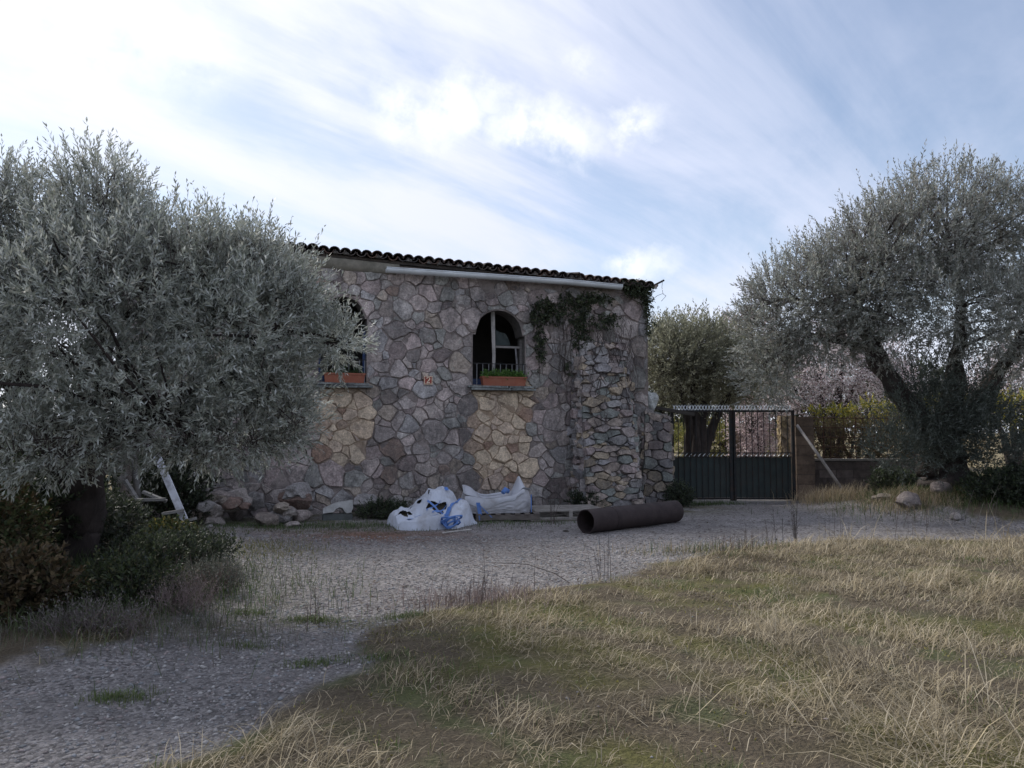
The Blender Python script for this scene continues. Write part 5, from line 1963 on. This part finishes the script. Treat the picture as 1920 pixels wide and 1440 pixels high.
# stone pillars in the sunlit ground beyond the gate
for (px, Y, w, zt, lab, sd) in ((1475, 22.5, .20, 1.98, 'sunlit yellowish stone pillar seen through the gate near the block pier', 91), (1379, 25.0, .11, 1.6, 'slim pinkish stone post seen behind the meeting gate stiles', 92)):
    p = at(px, 800, Y); h = w
    P = [((-w, -h, -.05), (w, -h, -.05), (-w, -h, zt), (w, -h, zt)), ((w, -h, -.05), (w, h, -.05), (w, -h, zt), (w, h, zt)), ((-w, h, -.05), (-w, -h, -.05), (-w, h, zt), (-w, -h, zt)), ((-w, -h, zt), (w, -h, zt), (-w, h, zt), (w, h, zt))]
    rubble('stone_pillar', lab, 'pillar', (p.x, p.y, gzs(p.x, p.y)), 0, P, (.13, .09, .06), 1.2, sd, 80, [(.42, .33, .19), (.46, .36, .22), (.36, .27, .18)] if sd == 91 else [(.40, .33, .29), (.36, .30, .27)], core_c=(.24, .19, .13), proud=(.01, .03))


# ---------------------------------------------------------------- boards leaning and lying at the left
def boards():
    c = at(349, 972, 11.9); c.z = gzs(c.x, 11.9) + .10
    a = at(284, 832, 12.3)
    d = a - c
    b = MB(); t = d.normalized(); s = t.cross(Vector((0, 1, 0))).normalized(); n = s.cross(t)
    V = []
    for p in (Vector(), d * .5 + n * .01, d):
        for (i, j) in ((-.055, -.014), (.055, -.014), (.055, .014), (-.055, .014)): V.append(p + s * i + n * j)
    F = [(0, 1, 2, 3), (11, 10, 9, 8)] + [(r * 4 + k, r * 4 + 4 + k, r * 4 + 4 + (k + 1) % 4, r * 4 + (k + 1) % 4) for r in range(2) for k in range(4)]
    b.add(V, F, (.60, .62, .68)); o = b.build('white_board', M_PAINTW, None, loc=c); tag(o, 'white painted board leaning steeply under the silvery olive', 'board')
    c = at(262, 935, 12.4); c.z = gzs(c.x, 12.4) + .25
    d = at(243, 815, 12.7) - c
    b = MB(); b.tube([Vector(), d * .5 + Vector((.02, 0, 0)), d], [.05, .055, .05], 8, (.14, .135, .13), True, .2); o = b.build('post', M_WOODG, None, True, loc=c); tag(o, 'grey weathered post standing behind the leaning white board', 'post')
    labs = ['grey plank lying level behind the leaning white board', 'short grey plank resting at the white board foot', 'pale grey plank end sticking out towards the gravel',
            'tilted grey slat jammed under the white board', 'thin slat propped against the weathered post', 'broken grey slat leaning on the weathered post']
    spec = [((232, 938), (308, 936), 12.2, .05, .30), ((306, 963), (343, 957), 11.8, .055, .16), ((362, 1004), (396, 985), 11.4, .06, .07), ((322, 985), (366, 972), 11.6, .06, .09), ((234, 900), (258, 938), 12.25, .03, .3), ((268, 922), (312, 940), 12.3, .03, .3)]
    for lab, (p, q, Y, w, z) in zip(labs, spec):
        p = at(*p, Y); q = at(*q, Y + .05)
        d = q - p
        t = d.normalized(); s = Vector((0, 1, 0)); s = (s - t * s.dot(t)).normalized(); n = t.cross(s)
        b = MB(); V = []
        for pp in (Vector(), d):
            for (i, j) in ((-w * 1.6, -.02), (w * 1.6, -.02), (w * 1.6, .02), (-w * 1.6, .02)): V.append(pp + s * i + n * j)
        b.add(V, ((0, 1, 2, 3), (7, 6, 5, 4), (0, 4, 5, 1), (1, 5, 6, 2), (2, 6, 7, 3), (3, 7, 4, 0)), (.24, .235, .225))
        o = b.build('plank', M_WOODG, None, loc=p); tag(o, lab, 'plank')
    a = at(830, 999, 12.25); c = at(884, 992, 12.7)
    za, zc = gzs(a.x, 12.25) + .014, gzs(c.x, 12.7) + .014
    d = Vector((c.x - a.x, c.y - a.y, zc - za))
    b = MB(); b.tube([(0, 0, 0), d * .5, d], .012, 6, (.55, .53, .50)); o = b.build('stick', M_PAINTW, None, True, loc=(a.x, a.y, za)); tag(o, 'thin white stick lying on the gravel in front of the bags', 'stick')


boards()


# ---------------------------------------------------------------- ivy, vines, wires on the house
def ivy():
    rs = np.random.default_rng(17)
    rg = random.Random(17)

    def patch_ivy(name, label, blobs, n, pal, leaf=.06, out=(.05, .16)):
        root = empty(name, HP, HA); tag(root, label, 'climbing plant')
        Ps = []
        w = np.array([b[2] * b[3] for b in blobs], float); w /= w.sum()
        for b, k in zip(blobs, rs.multinomial(n, w)):
            th = rs.uniform(0, 6.283, k); r = rs.uniform(0, 1, k) ** .6
            for a, rr in zip(th, r):
                s, h = on_wall(b[0] + math.cos(a) * rr * b[2], b[1] + math.sin(a) * rr * b[3])
                Ps.append((s, -rs.uniform(*out), h))
        P = np.array(Ps)
        d = norm(np.stack([rs.normal(0, .5, len(P)), rs.normal(-.35, .3, len(P)), rs.normal(-.5, .5, len(P))], 1))
        V, F, C = shoots(P, d, rs.uniform(.05, .14, len(P)), 5, leaf, leaf * .75, pal, rs, 1.1)
        link('leaves', np_mesh('leaves', V, F, None, C), M_GREEN, root)
        return root, P
    IV = [(.045, .060, .035), (.06, .078, .04), (.035, .046, .03), (.075, .088, .045)]
    r1, P = patch_ivy('ivy', 'dark ivy mat spreading over the wall above the buttress', [(1040, 590, 34, 18), (1085, 575, 18, 26), (1085, 625, 20, 40), (1010, 640, 10, 50), (1105, 560, 40, 14), (1055, 560, 14, 14), (1062, 690, 7, 14), (1000, 590, 12, 20), (1130, 600, 30, 14), (1020, 570, 20, 14)], 820, IV, .055, (.05, .12))
    b = MB()
    for k in range(30):
        x = rg.uniform(1000, 1120); y0 = rg.uniform(560, 620)
        pts = []
        y = y0
        while y < y0 + rg.uniform(60, 230):
            s, h = on_wall(x, y); pts.append((s, -.06, h)); x += rg.uniform(-4, 4); y += 14
        if len(pts) > 2: b.tube(pts, .006, 4, (.085, .07, .062), False)
    b.build('stems', M_BARK, r1, True)
    r2, P = patch_ivy('ivy', 'tuft of ivy hanging from the tiled roof corner', [(1190, 545, 26, 12), (1208, 570, 7, 26), (1180, 536, 18, 8), (1212, 610, 4, 22)], 420, IV, .05, (.05, .22))
    # bare brown vine over the buttress top
    root = empty('bare_vine', HP, HA); tag(root, 'tangle of bare brown vine stems hanging over the buttress', 'climbing plant')
    for nm, n in (('stem', 34),):
        for k in range(n):
            x = rg.uniform(1088, 1180); y = rg.uniform(578, 650)
            pts = []
            L = rg.uniform(80, 230)
            y0 = y
            while y < y0 + L:
                s, h = on_wall(x, y)
                o_ = .10 + max(0, (3.6 - h)) * .20 * (1 if bs0 - .1 < s < bs1 + .1 else .1)
                pts.append((s, -o_ - rg.uniform(0, .05), h)); x += rg.uniform(-9, 9); y += rg.uniform(9, 20)
            if len(pts) > 2:
                b = MB(); b.tube(pts, rg.uniform(.004, .008), 4, tuple(np.array((.11, .09, .085)) * rg.uniform(.7, 1.5)), False); b.build(nm, M_BARK, root, True)
    # pale cord down the buttress
    pts = []
    for x, y in ((1148, 612), (1154, 640), (1157, 670), (1158, 700), (1160, 735), (1166, 752)):
        s, h = on_wall(x, y); pts.append((s, -.16 - max(0, 3.6 - h) * .24, h))
    b = MB(); b.tube(pts, .006, 5, (.36, .33, .32)); o = b.build('cord', M_PAINTW, None, True, loc=HP, rot=(0, 0, HA)); tag(o, 'thin pale cord hanging down the stone buttress', 'cord')
    # iron bar sticking out of the corner, with wires
    s0, h0 = on_wall(1208, 546); s1, h1 = on_wall(1241, 527)
    b = MB(); b.tube([(s0 - .1, -.02, h0 - .03), (s1, -.1, h1)], .022, 6, (.08, .07, .065)); o = b.build('iron_bar', M_IRON, None, True, loc=HP, rot=(0, 0, HA)); tag(o, 'iron bar poking out from the roof corner of the house', 'bar')
    w = [((1238, 529), (1237, 540), (1239, 552), (1244, 556)), ((1216, 566), (1228, 556), (1238, 552), (1245, 556), (1236, 566)), ((1217, 575), (1222, 590), (1217, 605), (1220, 618))]
    labs = ['thin wire dangling from the iron bar end', 'curled loose wire beside the house corner', 'limp wire hanging along the house corner edge']
    for pts, lab in zip(w, labs):
        q = [(on_wall(*p)[0], -.1, on_wall(*p)[1]) for p in pts]
        b = MB(); b.tube(q, .005, 4, (.10, .09, .085)); o = b.build('wire', M_BARK, None, True, loc=HP, rot=(0, 0, HA)); tag(o, lab, 'wire')


ivy()


# ---------------------------------------------------------------- grass, weeds, pebbles
def blades(P, az, lean, L, W, cols, name, label, curl=.6, mat=None):
    """bent grass blades: a quad and a tip triangle each"""
    n = len(P)
    h = np.stack([np.cos(az), np.sin(az), np.zeros(n)], 1)
    side = np.stack([-np.sin(az), np.cos(az), np.zeros(n)], 1)
    z = np.array((0, 0, 1.0))
    d0 = norm(h * np.sin(lean)[:, None] + z * np.cos(lean)[:, None])
    l2 = np.minimum(lean + curl, 1.62)
    d1 = norm(h * np.sin(l2)[:, None] + z * np.cos(l2)[:, None])
    m = P + d0 * (L * .5)[:, None]
    t = m + d1 * (L * .5)[:, None]
    w = W[:, None] * .5
    V = np.stack([P - side * w, P + side * w, m - side * w * .8, m + side * w * .8, t], 1).reshape(-1, 3)
    i = np.arange(n)[:, None] * 5
    me = np_mesh(name, V, i + np.array((0, 1, 3, 2)), i + np.array((2, 3, 4)), np.repeat(cols, 5, 0))
    o = link(name, me, mat or M_STRAW)
    tag(o, label, name.replace('_', ' ').split()[-1], kind='stuff')
    return o


def field_points(n, rs, x0, x1, y0, y1, near=1.0):
    x = rs.uniform(x0, x1, n); u = rs.uniform(0, 1, n)
    y = y0 + (y1 - y0) * u ** near
    return x, y


def grass():
    rs = np.random.default_rng(3)
    # --- dry straw
    x, y = field_points(300000, rs, -3.2, 12.0, 2.2, 12.2, 1.25)
    vis = np.abs(x) < y * .70 + 1.4
    x, y = x[vis], y[vis]
    tm = track_mask(x, y)
    clump = snoise(x * .9, y * .9, 0, 21) * .6 + snoise(x * 2.4, y * 2.4, 0, 22) * .6
    dens = sstep(-.75, .55, clump) * (1 - tm) ** 2 * (.45 + .55 * sstep(-1.2, 2.0, x))
    keep = rs.uniform(0, 1, len(x)) < dens * .80
    x, y, clump = x[keep], y[keep], clump[keep]
    n = len(x)
    tall = sstep(.0, .7, clump)
    flow = 1.1 * snoise(x * .5, y * .5, 0, 30) + .2
    az = flow + rs.normal(0, 1.0, n) + np.where(rs.uniform(0, 1, n) < .3, rs.uniform(0, 6.28, n), 0)
    L = (.06 + .26 * tall * rs.uniform(.2, 1, n) + .08 * rs.uniform(0, 1, n)) * (.85 + .03 * y)
    lean = np.clip(rs.normal(.95, .32, n), .1, 1.5)
    W = rs.uniform(.0030, .0060, n) * (.6 + .09 * y)
    pal = np.array([(.33, .275, .175), (.40, .335, .225), (.26, .215, .14), (.29, .25, .18), (.44, .38, .275), (.22, .185, .125)])
    c = pal[rs.integers(0, len(pal), n)] * rs.uniform(.65, 1.35, n)[:, None] * (.9 + .25 * tall)[:, None]
    blades(np.stack([x, y, gz(x, y) - .004], 1), az, lean, L, W, c, 'dry_grass', 'matted dry straw grass covering the field')
    # --- standing long dry stalks, in drifts at the right
    x, y = field_points(22000, rs, -.5, 12.0, 2.6, 12.0, 1.1)
    d = sstep(.05, .75, snoise(x * .7 + 3, y * .7, 0, 41)) * (1 - track_mask(x, y)) ** 3 * sstep(-.5, 2.5, x)
    k = rs.uniform(0, 1, len(x)) < d
    x, y = x[k], y[k]; n = len(x)
    az = rs.normal(2.6, 1.0, n) + 1.2 * snoise(x * .6, y * .6, 0, 44); L = rs.uniform(.25, .62, n); lean = np.clip(rs.normal(.95, .35, n), .05, 1.5)
    c = pal[rs.integers(0, len(pal), n)] * rs.uniform(.9, 1.5, n)[:, None]
    blades(np.stack([x, y, gz(x, y) - .004], 1), az, lean, L, rs.uniform(.0035, .006, n) * (.7 + .07 * y), c, 'tall_dry_grass', 'long bleached stalks bending over the field', .35)
    # --- green grass in tufts
    x, y = field_points(150000, rs, -3.4, 12.0, 2.2, 12.2, 1.25)
    g = snoise(x * 1.5 + 7, y * 1.5, 0, 51)
    tm = track_mask(x, y)
    dens = sstep(.10, .75, g) * (1 - tm) + .05 * (1 - tm) + .10 * tm * sstep(.5, .9, snoise(x * 1.1, y * 1.1, 0, 52))
    dens = dens + .5 * tm * np.exp(-((y - 6.75 - .15 * x) / .28) ** 2) * sstep(-.3, .5, snoise(x * 2, y * 2, 0, 55))
    k = rs.uniform(0, 1, len(x)) < dens * .62
    x, y, g = x[k], y[k], g[k]; n = len(x)
    L = rs.uniform(.03, .085, n) * (.6 + .9 * sstep(.2, .9, g))
    pal2 = np.array([(.085, .125, .04), (.11, .15, .05), (.14, .165, .055), (.065, .10, .035), (.17, .17, .06)])
    c = pal2[rs.integers(0, 5, n)] * rs.uniform(.75, 1.25, n)[:, None]
    blades(np.stack([x, y, gz(x, y) - .004], 1), rs.uniform(0, 6.28, n), np.clip(rs.normal(.45, .3, n), 0, 1.3), L, rs.uniform(.003, .0055, n) * (.6 + .1 * y), c, 'green_grass', 'short green grass growing in tufts through the straw', .5, M_GREEN)
    # --- moss and clover cushions
    x, y = field_points(90000, rs, -3.0, 12.0, 2.2, 12.0, 1.2)
    g = snoise(x * 1.2 + 1, y * 1.2 + 4, 0, 61)
    k = rs.uniform(0, 1, len(x)) < sstep(-.1, .5, g) * (1 - track_mask(x, y)) * .8
    x, y = x[k], y[k]; n = len(x)
    pal3 = np.array([(.25, .225, .06), (.20, .195, .055), (.29, .25, .075), (.16, .18, .055)])
    c = pal3[rs.integers(0, 4, n)] * rs.uniform(.7, 1.2, n)[:, None]
    blades(np.stack([x, y, gz(x, y) - .003], 1), rs.uniform(0, 6.28, n), rs.uniform(.3, 1.3, n), rs.uniform(.012, .03, n), rs.uniform(.006, .012, n), c, 'moss', 'yellow green moss between the straw', .3, M_GREEN)
    # --- wild grass in other places: bank, wall foot, under the left tree, beyond the fence
    X, Yy, LL, CC = [], [], [], []

    def area(n, cx, cy, rx, ry, l, pal):
        X.append(rs.normal(cx, rx, n)); Yy.append(rs.normal(cy, ry, n)); LL.append(rs.uniform(.5, 1.2, n) * l); CC.append(np.array(pal)[rs.integers(0, len(pal), n)] * rs.uniform(.75, 1.2, n)[:, None])
    GR = [(.07, .11, .035), (.09, .13, .045), (.055, .085, .03)]
    ST = [(.34, .28, .18), (.40, .33, .22), (.27, .21, .14)]
    area(5000, 9.4, 15.0, 1.3, .7, .28, GR); area(1500, 8.4, 15.6, .6, .5, .25, GR)
    area(1500, 7.7, 15.3, .45, .5, .25, ST); area(1300, 6.9, 16.7, .35, .35, .40, ST); area(500, 7.3, 16.6, .35, .3, .2, GR)
    area(1800, 7.9, 14.8, .5, .3, .2, ST)
    area(2600, -3.4, 13.2, 1.6, .25, .10, GR); area(1500, -.6, 13.9, 1.0, .25, .08, GR); area(1000, -3.0, 12.6, 1.2, .3, .06, [(.13, .12, .05), (.1, .11, .04)])
    area(6500, -4.1, 7.3, 1.0, .8, .26, GR + [(.10, .10, .075)]); area(2500, -3.3, 6.2, .8, .35, .14, [(.13, .125, .10), (.10, .115, .06), (.17, .14, .12)])
    area(1400, -3.2, 8.9, .45, .9, .07, GR + [(.16, .15, .05)]); area(900, -3.3, 10.4, .4, .5, .10, [(.20, .18, .05), (.13, .14, .05)])
    area(700, 4.2, 17.2, .5, .15, .12, GR); area(700, -.35, 7.25, .45, .22, .18, [(.21, .155, .14), (.26, .2, .18), (.16, .12, .11)])
    for (tx, ty, tn) in ((-1.35, 5.4, 260), (-2.35, 4.75, 420), (-2.0, 5.9, 160), (-3.1, 4.4, 200), (-.9, 5.4, 200), (-1.7, 6.7, 500), (-.9, 6.75, 400), (-2.3, 6.9, 300)):
        area(tn, tx, ty, .11, .06, .07, [(.10, .14, .04), (.08, .115, .04), (.13, .15, .06)])
    area(600, 2.6, 10.3, .5, .2, .2, GR + ST)
    x, y, L, c = map(np.concatenate, (X, Yy, LL, CC)); n = len(x)
    blades(np.stack([x, y, gz(x, y) - .006], 1), rs.uniform(0, 6.28, n), np.clip(rs.normal(.45, .3, n), 0, 1.2), L, np.full(n, .006) * (.5 + .05 * y), c, 'wild_grass', 'wild grass along the yard edges and on the bank', .55, M_GREEN)

    # --- pebbles in the near track
    x, y = field_points(62000, rs, -5.5, 4.0, 2.4, 12.0, 1.6)
    k = (rs.uniform(0, 1, len(x)) < track_mask(x, y) ** 2 * .9 + .006) & (np.abs(x) < y * .7 + 1.2)
    x, y = x[k], y[k]; n = len(x)
    s = rs.lognormal(-.0, .5, n) * .0078 * (.75 + .07 * y)
    s = np.minimum(s, .017)
    o8 = np.array([(1, 0, 0), (0, 1, 0), (-1, 0, 0), (0, -1, 0), (0, 0, 1), (0, 0, -1)], float)
    ang = rs.uniform(0, 6.28, n); ca, sa = np.cos(ang), np.sin(ang)
    v = o8[None] * rs.uniform(.6, 1.35, (n, 6, 1)) * np.stack([s * rs.uniform(.9, 1.7, n), s, s * rs.uniform(.4, .8, n)], 1)[:, None]
    vx = v[..., 0] * ca[:, None] - v[..., 1] * sa[:, None]; vy = v[..., 0] * sa[:, None] + v[..., 1] * ca[:, None]
    V = np.stack([vx + x[:, None], vy + y[:, None], v[..., 2] + (gz(x, y) + s * .15)[:, None]], -1).reshape(-1, 3)
    f = np.array([(0, 1, 4), (1, 2, 4), (2, 3, 4), (3, 0, 4), (1, 0, 5), (2, 1, 5), (3, 2, 5), (0, 3, 5)])
    F = (np.arange(n)[:, None, None] * 6 + f[None]).reshape(-1, 3)
    pal4 = np.array([(.27, .26, .26), (.33, .32, .315), (.21, .20, .20), (.29, .25, .24), (.24, .25, .26), (.38, .365, .35)])
    c = np.repeat(pal4[rs.integers(0, 6, n)] * rs.uniform(.7, 1.15, n)[:, None], 6, 0)
    o = link('gravel', np_mesh('gravel', V, None, F, c), M_PEBBLE); tag(o, 'loose grey gravel chips on the track', 'gravel', kind='stuff')
    # --- fallen leaves and twigs
    n = 5200
    x = rs.uniform(-4.5, 9, n); y = rs.uniform(7, 17, n)
    base = np.stack([x, y, gz(x, y) + .006], 1)
    d = norm(np.stack([rs.normal(size=n), rs.normal(size=n), rs.normal(0, .12, n)], 1))
    V, F, C = leaf_quads(base, d, norm(np.stack([rs.normal(0, .2, n), rs.normal(0, .2, n), np.ones(n)], 1)), rs.uniform(.03, .075, n), rs.uniform(.012, .025, n), np.array([(.07, .055, .045), (.12, .09, .07), (.16, .13, .1)])[rs.integers(0, 3, n)])
    o = link('leaf_litter', np_mesh('leaf_litter', V, F, None, C), M_STRAW); tag(o, 'dark fallen leaves littering the gravel yard', 'leaf litter', kind='stuff')


grass()


def dry_weed(px, py, Y, n, h, spread, label, c, seed, lean=0.0, side=5, r=.0035):
    rg = random.Random(seed)
    p = at(px, py, Y)
    z = gzs(p.x, Y)
    o = empty('dry_weed', (p.x, Y, z)); tag(o, label, 'weed', 'dry standing weeds')
    for k in range(n):
        x, y = rg.gauss(0, spread), rg.gauss(0, spread)
        hh = h * rg.uniform(.5, 1.1)
        zb = gzs(p.x + x, Y + y) - z - .02
        tx = x + rg.gauss(lean, .08) * hh; ty = y + rg.gauss(0, .08) * hh
        b = MB()
        pts = [(x, y, zb), (x * .6 + tx * .4 + rg.uniform(-.01, .01), y * .6 + ty * .4, zb + hh * .5), (tx, ty, zb + hh)]
        b.tube(pts, [r, r * .8, r * .35], 4, tuple(np.array(c) * rg.uniform(.7, 1.3)), False)
        for q in range(side):
            t = rg.uniform(.3, .95)
            a = Vector(pts[0]).lerp(Vector(pts[2]), t)
            an = rg.uniform(0, 6.28); l = hh * rg.uniform(.06, .2)
            e = a + Vector((math.cos(an) * l * .7, math.sin(an) * l * .7, l * .75))
            b.tube([a, a.lerp(e, .5) + Vector((0, 0, -.01)), e], [r * .6, r * .5, r * .3], 3, c, False)
        b.build('stalk', M_BARK, o)


WC = (.13, .105, .09)
dry_weed(1483, 1020, 11.1, 9, .62, .09, 'dense clump of tall dark dry weeds where straw meets the gravel', (.075, .065, .06), 1, 0, 7, .005)
dry_weed(1420, 1035, 10.6, 8, .38, .20, 'loose row of short dry stalks beside the dense weed clump', WC, 2)
dry_weed(1125, 1090, 8.3, 7, .48, .05, 'thin fan of upright dry stalks at the field edge', (.09, .075, .07), 3, -.1, 2)
dry_weed(1560, 1010, 11.6, 6, .45, .25, 'scattered dry stalks on the gravel before the fence', WC, 4)
dry_weed(1700, 1000, 12.2, 6, .6, .3, 'scattered tall stalks before the bank boulder', WC, 5)
dry_weed(575, 1170, 6.55, 4, .30, .12, 'few small reddish stalks standing in the gravel strip', (.12, .08, .075), 6, 0, 4, .003)
dry_weed(870, 1150, 7.0, 40, .30, .20, 'bushy reddish dry weed tuft at the straw field corner', (.17, .125, .115), 7, .1, 5, .0028)
dry_weed(340, 1110, 7.4, 16, .45, .16, 'pinkish dry twigs in front of the dark bush', (.20, .14, .135), 8, -.15, 4, .003)
dry_weed(1040, 935, 13.7, 6, .85, .06, 'slender brown stalks growing in front of the empty pallet', (.09, .07, .065), 9, .05, 5, .005)
dry_weed(1390, 1050, 9.9, 26, .28, .16, 'bushy brown dry weed near the field edge', (.15, .105, .085), 10, 0, 5, .003)
dry_weed(940, 1140, 7.2, 5, .5, .12, 'few tall thin stalks beside the reddish weed tuft', (.10, .085, .08), 11, .05, 3, .003)
dry_weed(1800, 985, 12.9, 10, .7, .35, 'pale arching stalks at the bank edge beside the pale rock', (.22, .19, .16), 12, .3, 3, .004)
dry_weed(1620, 1290, 4.9, 34, .30, .12, 'pale broken stalk clump leaning in the straw field', (.34, .28, .20), 13, -.35, 1, .0026)
# long bent twig reaching over the gravel
a = at(928, 1055, 9.3)
b = MB(); b.tube([at(1085, 1104, 8.0) - a, at(1040, 1075, 8.5) - a, at(990, 1058, 9.0) - a, Vector((0, 0, 0))], [.007, .006, .005, .003], 5, (.08, .07, .065), False)
tag(b.build('twig', M_BARK, None, True, loc=a), 'long thin bent twig arching over the gravel from the straw', 'twig')
